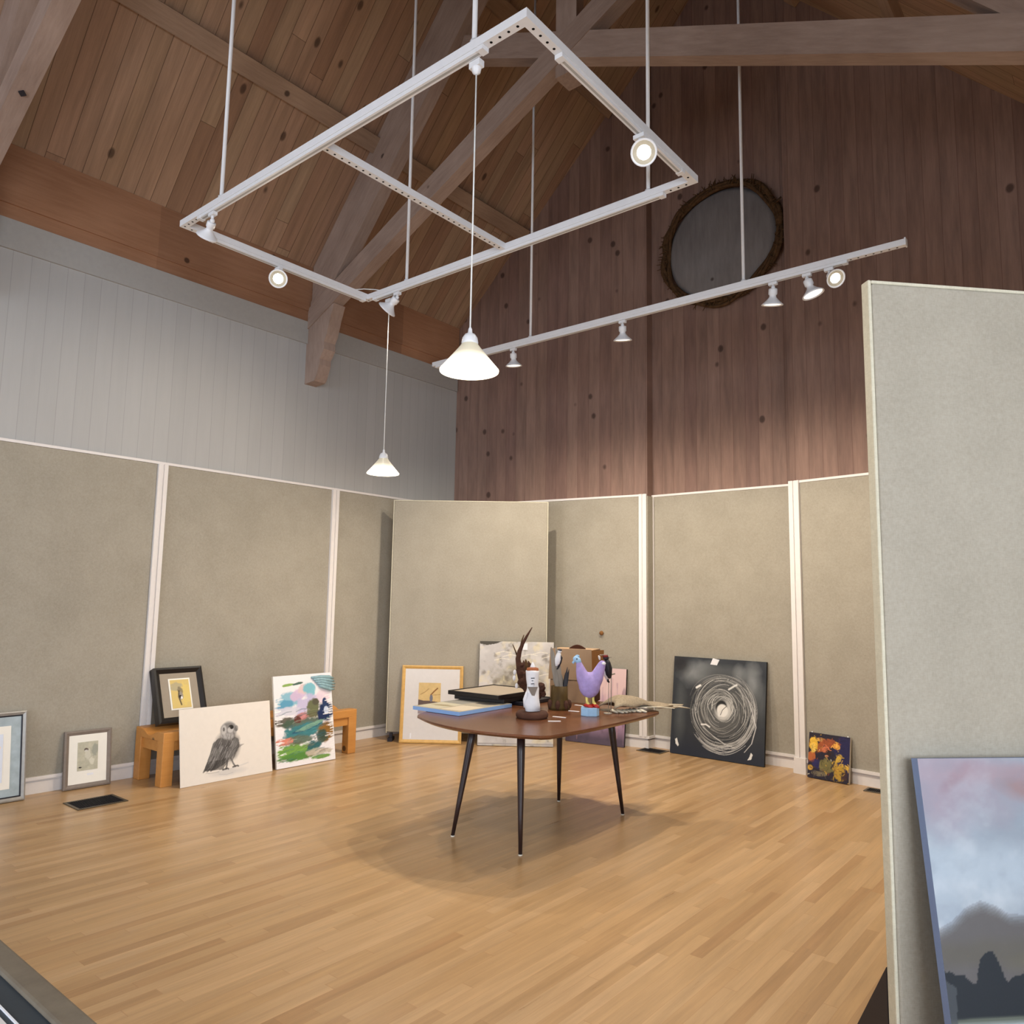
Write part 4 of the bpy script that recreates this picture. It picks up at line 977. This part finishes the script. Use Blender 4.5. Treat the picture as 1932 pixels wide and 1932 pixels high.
def woodpecker(p, rot, sc, label, flip, red):
    t = thing('woodpecker_figure', label, 'bird figurine', p, (0, 0, rot))
    A = Matrix.Scale(sc, 4) @ (Matrix.Scale(-1, 4, (1, 0, 0)) if flip else Matrix.Identity(4))
    bmat, wmat = (M['ink'], M['pwhite']) if red else (M['pwhite'], M['ink'])
    m = MB(); m.tube([(-.012, 0, -.062), (-.004, 0, -.04), (.0, 0, -.01), (.004, 0, .02), (.010, 0, .038)], [.008, .019, .024, .019, .014], 12, M=A); m.ball((.012, 0, .05), (.017, .015, .015), 12, M=A); m.build('body', bmat, t)
    m = MB(); m.tube([(.014, .002, .026), (.022, .003, 0), (.016, .002, -.035), (.002, 0, -.078)], [.006, .015, .012, .004], 10, M=A); m.build('wing', wmat, t)
    m = MB(); m.ball((.014, 0, .058), (.0165, .0155, .010), 12, M=A); m.build('crown', M['crimson'] if red else M['ink'], t)
    m = MB(); m.tube([(-.003, 0, .052), (-.024, 0, .055)], [.004, .001], 8, M=A); m.build('beak', M['drift'], t)
    m = MB(); m.tube([(-.008, -.002, -.085), (0, 0, -.078), (.004, 0, -.066)], [.004, .006, .005], 8, M=A); m.build('tail', M['ink'], t)
    return t
woodpecker((vx+.0+.772*.005, vy+.635*.005-.03, 1.105), A0, .95, 'small black and white woodpecker figure perched upright on the driftwood in the vase', False, False)

# cardboard box at the far end of the table
t = thing('cardboard_box', 'open brown cardboard box at the far end of the table', 'box', (-3.57, 4.82, Z1), (0, 0, R_(19)))
bw, bd, bh = .335, .26, .40
m = MB(); th_ = .005
m.box(0, bw, 0, th_, .0, .165); m.box(0, th_, th_, bd, 0, bh); m.box(0, bw, bd-th_, bd, 0, bh); m.box(th_, bw, th_, bd-th_, 0, .004); bevel(m.build('box_body', M['card'], t), .001)
m = MB(); m.add([(-.012, -.006, .17), (bw+.004, -.006, .17), (bw-.005, .0, bh+.005), (0, .0, bh+.005), (-.012, -.001, .17), (bw+.004, -.001, .17), (bw-.005, .005, bh+.005), (0, .005, bh+.005)], [(0, 1, 2, 3), (7, 6, 5, 4), (0, 4, 5, 1), (1, 5, 6, 2), (2, 6, 7, 3), (3, 7, 4, 0)]); m.build('front_flap', M['card'], t)
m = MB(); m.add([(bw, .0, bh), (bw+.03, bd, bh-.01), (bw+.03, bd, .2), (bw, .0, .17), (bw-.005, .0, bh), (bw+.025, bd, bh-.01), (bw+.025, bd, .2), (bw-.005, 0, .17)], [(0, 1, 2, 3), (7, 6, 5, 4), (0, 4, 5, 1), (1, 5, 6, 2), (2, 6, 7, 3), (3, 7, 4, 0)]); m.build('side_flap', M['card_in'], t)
m = MB(); m.box(bw-.004, bw, 0, bd-th_, 0, .17); m.build('shaded_inside', M['card_dark'], t)  # dark sheet standing in for the shaded inside of the box
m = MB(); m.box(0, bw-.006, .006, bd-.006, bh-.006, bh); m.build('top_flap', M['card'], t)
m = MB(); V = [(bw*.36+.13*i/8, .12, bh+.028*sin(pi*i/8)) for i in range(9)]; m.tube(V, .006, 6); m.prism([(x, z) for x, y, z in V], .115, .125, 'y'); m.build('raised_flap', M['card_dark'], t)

# lilac two headed bird on a pale blue block
t = thing('lilac_bird_sculpture', 'lilac two headed papier mache bird in red shoes on a pale blue block', 'sculpture', onT(-2.94, 4.425), (0, 0, A0))
m = MB(); m.prism([(-.060, -.02), (-.02, -.055), (.045, -.052), (.066, -.012), (.05, .045), (-.05, .045)], 0, .056); bevel(m.build('block', M['lblue'], t), .004)
m = MB(); m.ball((0, 0, .205), (.076, .06, .088), 20)
m.tube([(-.022, 0, .20), (-.045, 0, .255), (-.062, 0, .305), (-.073, 0, .345), (-.080, 0, .37)], [.05, .047, .034, .022, .016], 16)
m.tube([(.022, 0, .20), (.047, 0, .255), (.068, 0, .305), (.082, 0, .34), (.092, 0, .362), (.094, 0, .370)], [.05, .048, .037, .028, .022, .01], 16)
o = m.build('body', M['purple'], t); rm = o.modifiers.new('r', 'REMESH'); rm.mode = 'VOXEL'; rm.voxel_size = .006; sm = o.modifiers.new('s', 'SMOOTH'); sm.iterations = 6
o.modifiers['r'].use_smooth_shade = True
m = MB(); m.tube([(-.072, 0, .35), (-.084, 0, .375), (-.092, 0, .388)], [.018, .022, .012], 14); m.ball((-.094, 0, .378), (.022, .02, .022), 14); m.tube([(-.100, 0, .37), (-.116, 0, .352), (-.110, 0, .345)], [.010, .008, .003], 10); m.ball((-.085, 0, .398), (.016, .006, .010), 10); hd = m.build('blue_head', M['lblue'], t, 'pale blue left head')
m = MB(); m.ball((-.090, -.0195, .380), .005, 8); m.build('eye', M['ink'], hd)
m = MB(); m.tube([(.070, 0, .375), (.066, 0, .395), (.060, 0, .405)], [.006, .008, .003], 8); m.build('comb', M['matpale'], t)
m = MB(); m.ball((.094, -.02, .352), (.016, .010, .010), 10); m.build('cheek_patch', M['pwhite'], t)
for s in (-1, 1):
    x = .022*s+.002
    m = MB(); m.tube([(x, 0, .135), (x+.002, 0, .10), (x+.006, -.006, .082)], [.010, .0085, .012], 10); m.tube([(x+.002, 0, .09), (x+.016, -.018, .072)], [.010, .010], 10); lg = m.build('leg', M['yellow'], t)
    m = MB(); m.tube([(x-.012, .012, .064), (x+.004, -.004, .070), (x+.024, -.026, .064), (x+.038, -.038, .060)], [.010, .015, .014, .005], 12); m.build('shoe', M['red'], lg)

# right woodpecker on wire stand
wx, wy = -2.905, 4.575
t = woodpecker((wx+.012, wy+.010, 1.06), A0, 1.25, 'dark woodpecker figure with red head on a thin wire stand, right of the lilac bird', True, True)
m = MB(); D_ = Z1-1.06; m.tube([(.022, 0, 0), (.022, 0, .27)], .0028, 8); m.tube([(.004, 0, .0), (.006, 0, .25)], .002, 8); m.tube([(-.004, 0, .262), (.05, 0, .275)], .005, 8); m.tube([(-.06, 0, .402), (.0, 0, .404)], .003, 8); m.tube([(-.004, 0, .262), (-.004, 0, .405)], .002, 6); m.lathe([(.001, 0), (.03, 0), (.03, .006), (.001, .006)], 14); m.v = [v+Vector((0, 0, D_)) for v in m.v]; m.build('wire_stand', M['drift'], t)

# bird wing lying on the right end of the table
t = thing('bird_wing', 'mottled grey brown bird wing spread over the right corner of the table', 'wing', onT(-2.91, 4.83), (0, 0, R_(56)))
m = MB(); nx_, ny_ = 22, 12; V = []; F_ = []
for i in range(nx_):
    u = i/(nx_-1)
    for j in range(ny_):
        v = j/(ny_-1); wd = .30*(1-.55*u)*(.75+.25*sin(u*9)); x = -.16+.50*u+.03*sin(v*5)
        y = -.12+wd*(v-.25)+.07*u; z = .016+.115*(1-u)**1.1*sin(pi*min(1, .08+v*.95))*min(1, .35+u*4)+.008*sin(u*14+v*6)*(1-v*.3)+.012
        V.append((x, y, z))
for i in range(nx_-1):
    for j in range(ny_-1): F_.append((i*ny_+j, (i+1)*ny_+j, (i+1)*ny_+j+1, i*ny_+j+1))
m.add(V, F_, smooth=True); o = m.build('coverts', M['feather'], t); so = o.modifiers.new('s', 'SOLIDIFY'); so.thickness = .008
for k in range(10):
    a = R_(-16+5.0*k); L = .30+.015*k if k < 8 else .28; b0 = Vector((.04+.012*k, -.10+.02*k, .03-.0006*k)); d = Vector((cos(a*.5), sin(a*.5)*.6, 0)); n_ = Vector((-d.y, d.x, 0))
    V = []; F_ = []
    for i in range(8):
        u = i/7; c_ = b0+d*L*u+Vector((0, 0, -.012*u+.008*sin(u*3))); w_ = .020*sin(pi*min(.98, .12+u*.86))**.6
        V += [c_-n_*w_, c_+Vector((0, 0, .003)), c_+n_*w_, c_-Vector((0, 0, .002))]
    for i in range(7):
        for k2 in range(4): F_.append((4*i+k2, 4*i+(k2+1) % 4, 4*i+4+(k2+1) % 4, 4*i+4+k2))
    m = MB(); m.add(V, F_, smooth=True); m.build('feather', M['feather'] if k % 3 else M['feather_pale'], t)
m = MB(); m.tube([(.10, -.06, .035), (.30, -.02, .03), (.46, -.015, .012), (.52, -.02, .002)], [.006, .006, .005, .002], 8); m.build('quill', M['feather_pale'], t)
m = MB()
for k in range(7): m.tube([(-.14+.035*k, -.10-.02*sin(k), .025), (-.12+.035*k, -.155-.018*sin(k*1.3), .012)], [.018, .010], 8, M=Matrix.Diagonal((1, 1, .6, 1)))
m.build('pale_edge', M['feather_pale'], t)

# white paper slips
for k, (x0, y0, x1, y1, l) in enumerate(((-2.99, 4.02, -2.932, 4.079, 'thin white slip lying nearest the table edge, right of the dark round base'), (-3.085, 4.20, -2.995, 4.225, 'thin white slip between the bark vase and the front slip'),
                                          (-3.305, 4.78, -3.235, 4.775, 'thin white slip behind the pale blue block, farther from the edge'), (-3.165, 4.50, -3.085, 4.514, 'thin white slip touching the left of the pale blue block'))):
    p = Vector((x0, y0)); d = Vector((x1, y1))-p
    t = MB(); t.box(0, d.length, -.009, .009, 0, .002); o = t.build('paper_slip', M['pwhite']); o.location = (p.x, p.y, Z1+.0005); o.rotation_euler = (0, 0, math.atan2(d.y, d.x)); tag(o, l, 'paper slip', 'white paper slips on the table')

# small wooden peg on the wall panel above the box
m = MB(); m.lathe([(.001, .03), (.020, .03), (.024, .015), (.018, 0)], 14, M=F1 @ Matrix.Translation((2.02, -.018, 1.17)) @ Matrix.Rotation(R_(90), 4, 'X'))
o = m.build('wall_peg', M['card_in']); tag(o, 'small round brown peg on the fabric wall just right of the cardboard box', 'peg')

# ---------------------------------------------------------------- display desk at the bottom left corner of the photo
t = thing('display_case', 'slate topped display case with worn grey brown edge in the bottom left corner', 'display case', (-1.6, .60, 0))
m = W(); m.box(-2.9, -.9, .57, .617, .765, .80)
ef = m.build('case_edge', M['caseedge'], t); bevel(ef, .006)
m = W(); m.box(-2.9, -.9, -.1, .57, .765, .792); m.build('case_top', M['casetop'], t)
m = W(); m.box(-2.9, -.9, .5295, .5325, .792, .795); m.build('metal_strip', M['pwhite'], t)
m = W(); m.box(-2.9, -.9, .1, .520, .792, .7935); m.build('pale_sheet', M['matpale'], t)
m = W(); m.box(-2.86, -.94, -.08, .56, .06, .765); m.build('case_body', M['caseedge'], t)
for x in (-2.84, -1.0):
    for y in (-.06, .5):
        m = W(); m.box(x, x+.04, y, y+.04, 0, .06); m.build('leg', M['ink'], t)
bpy.context.view_layer.update()
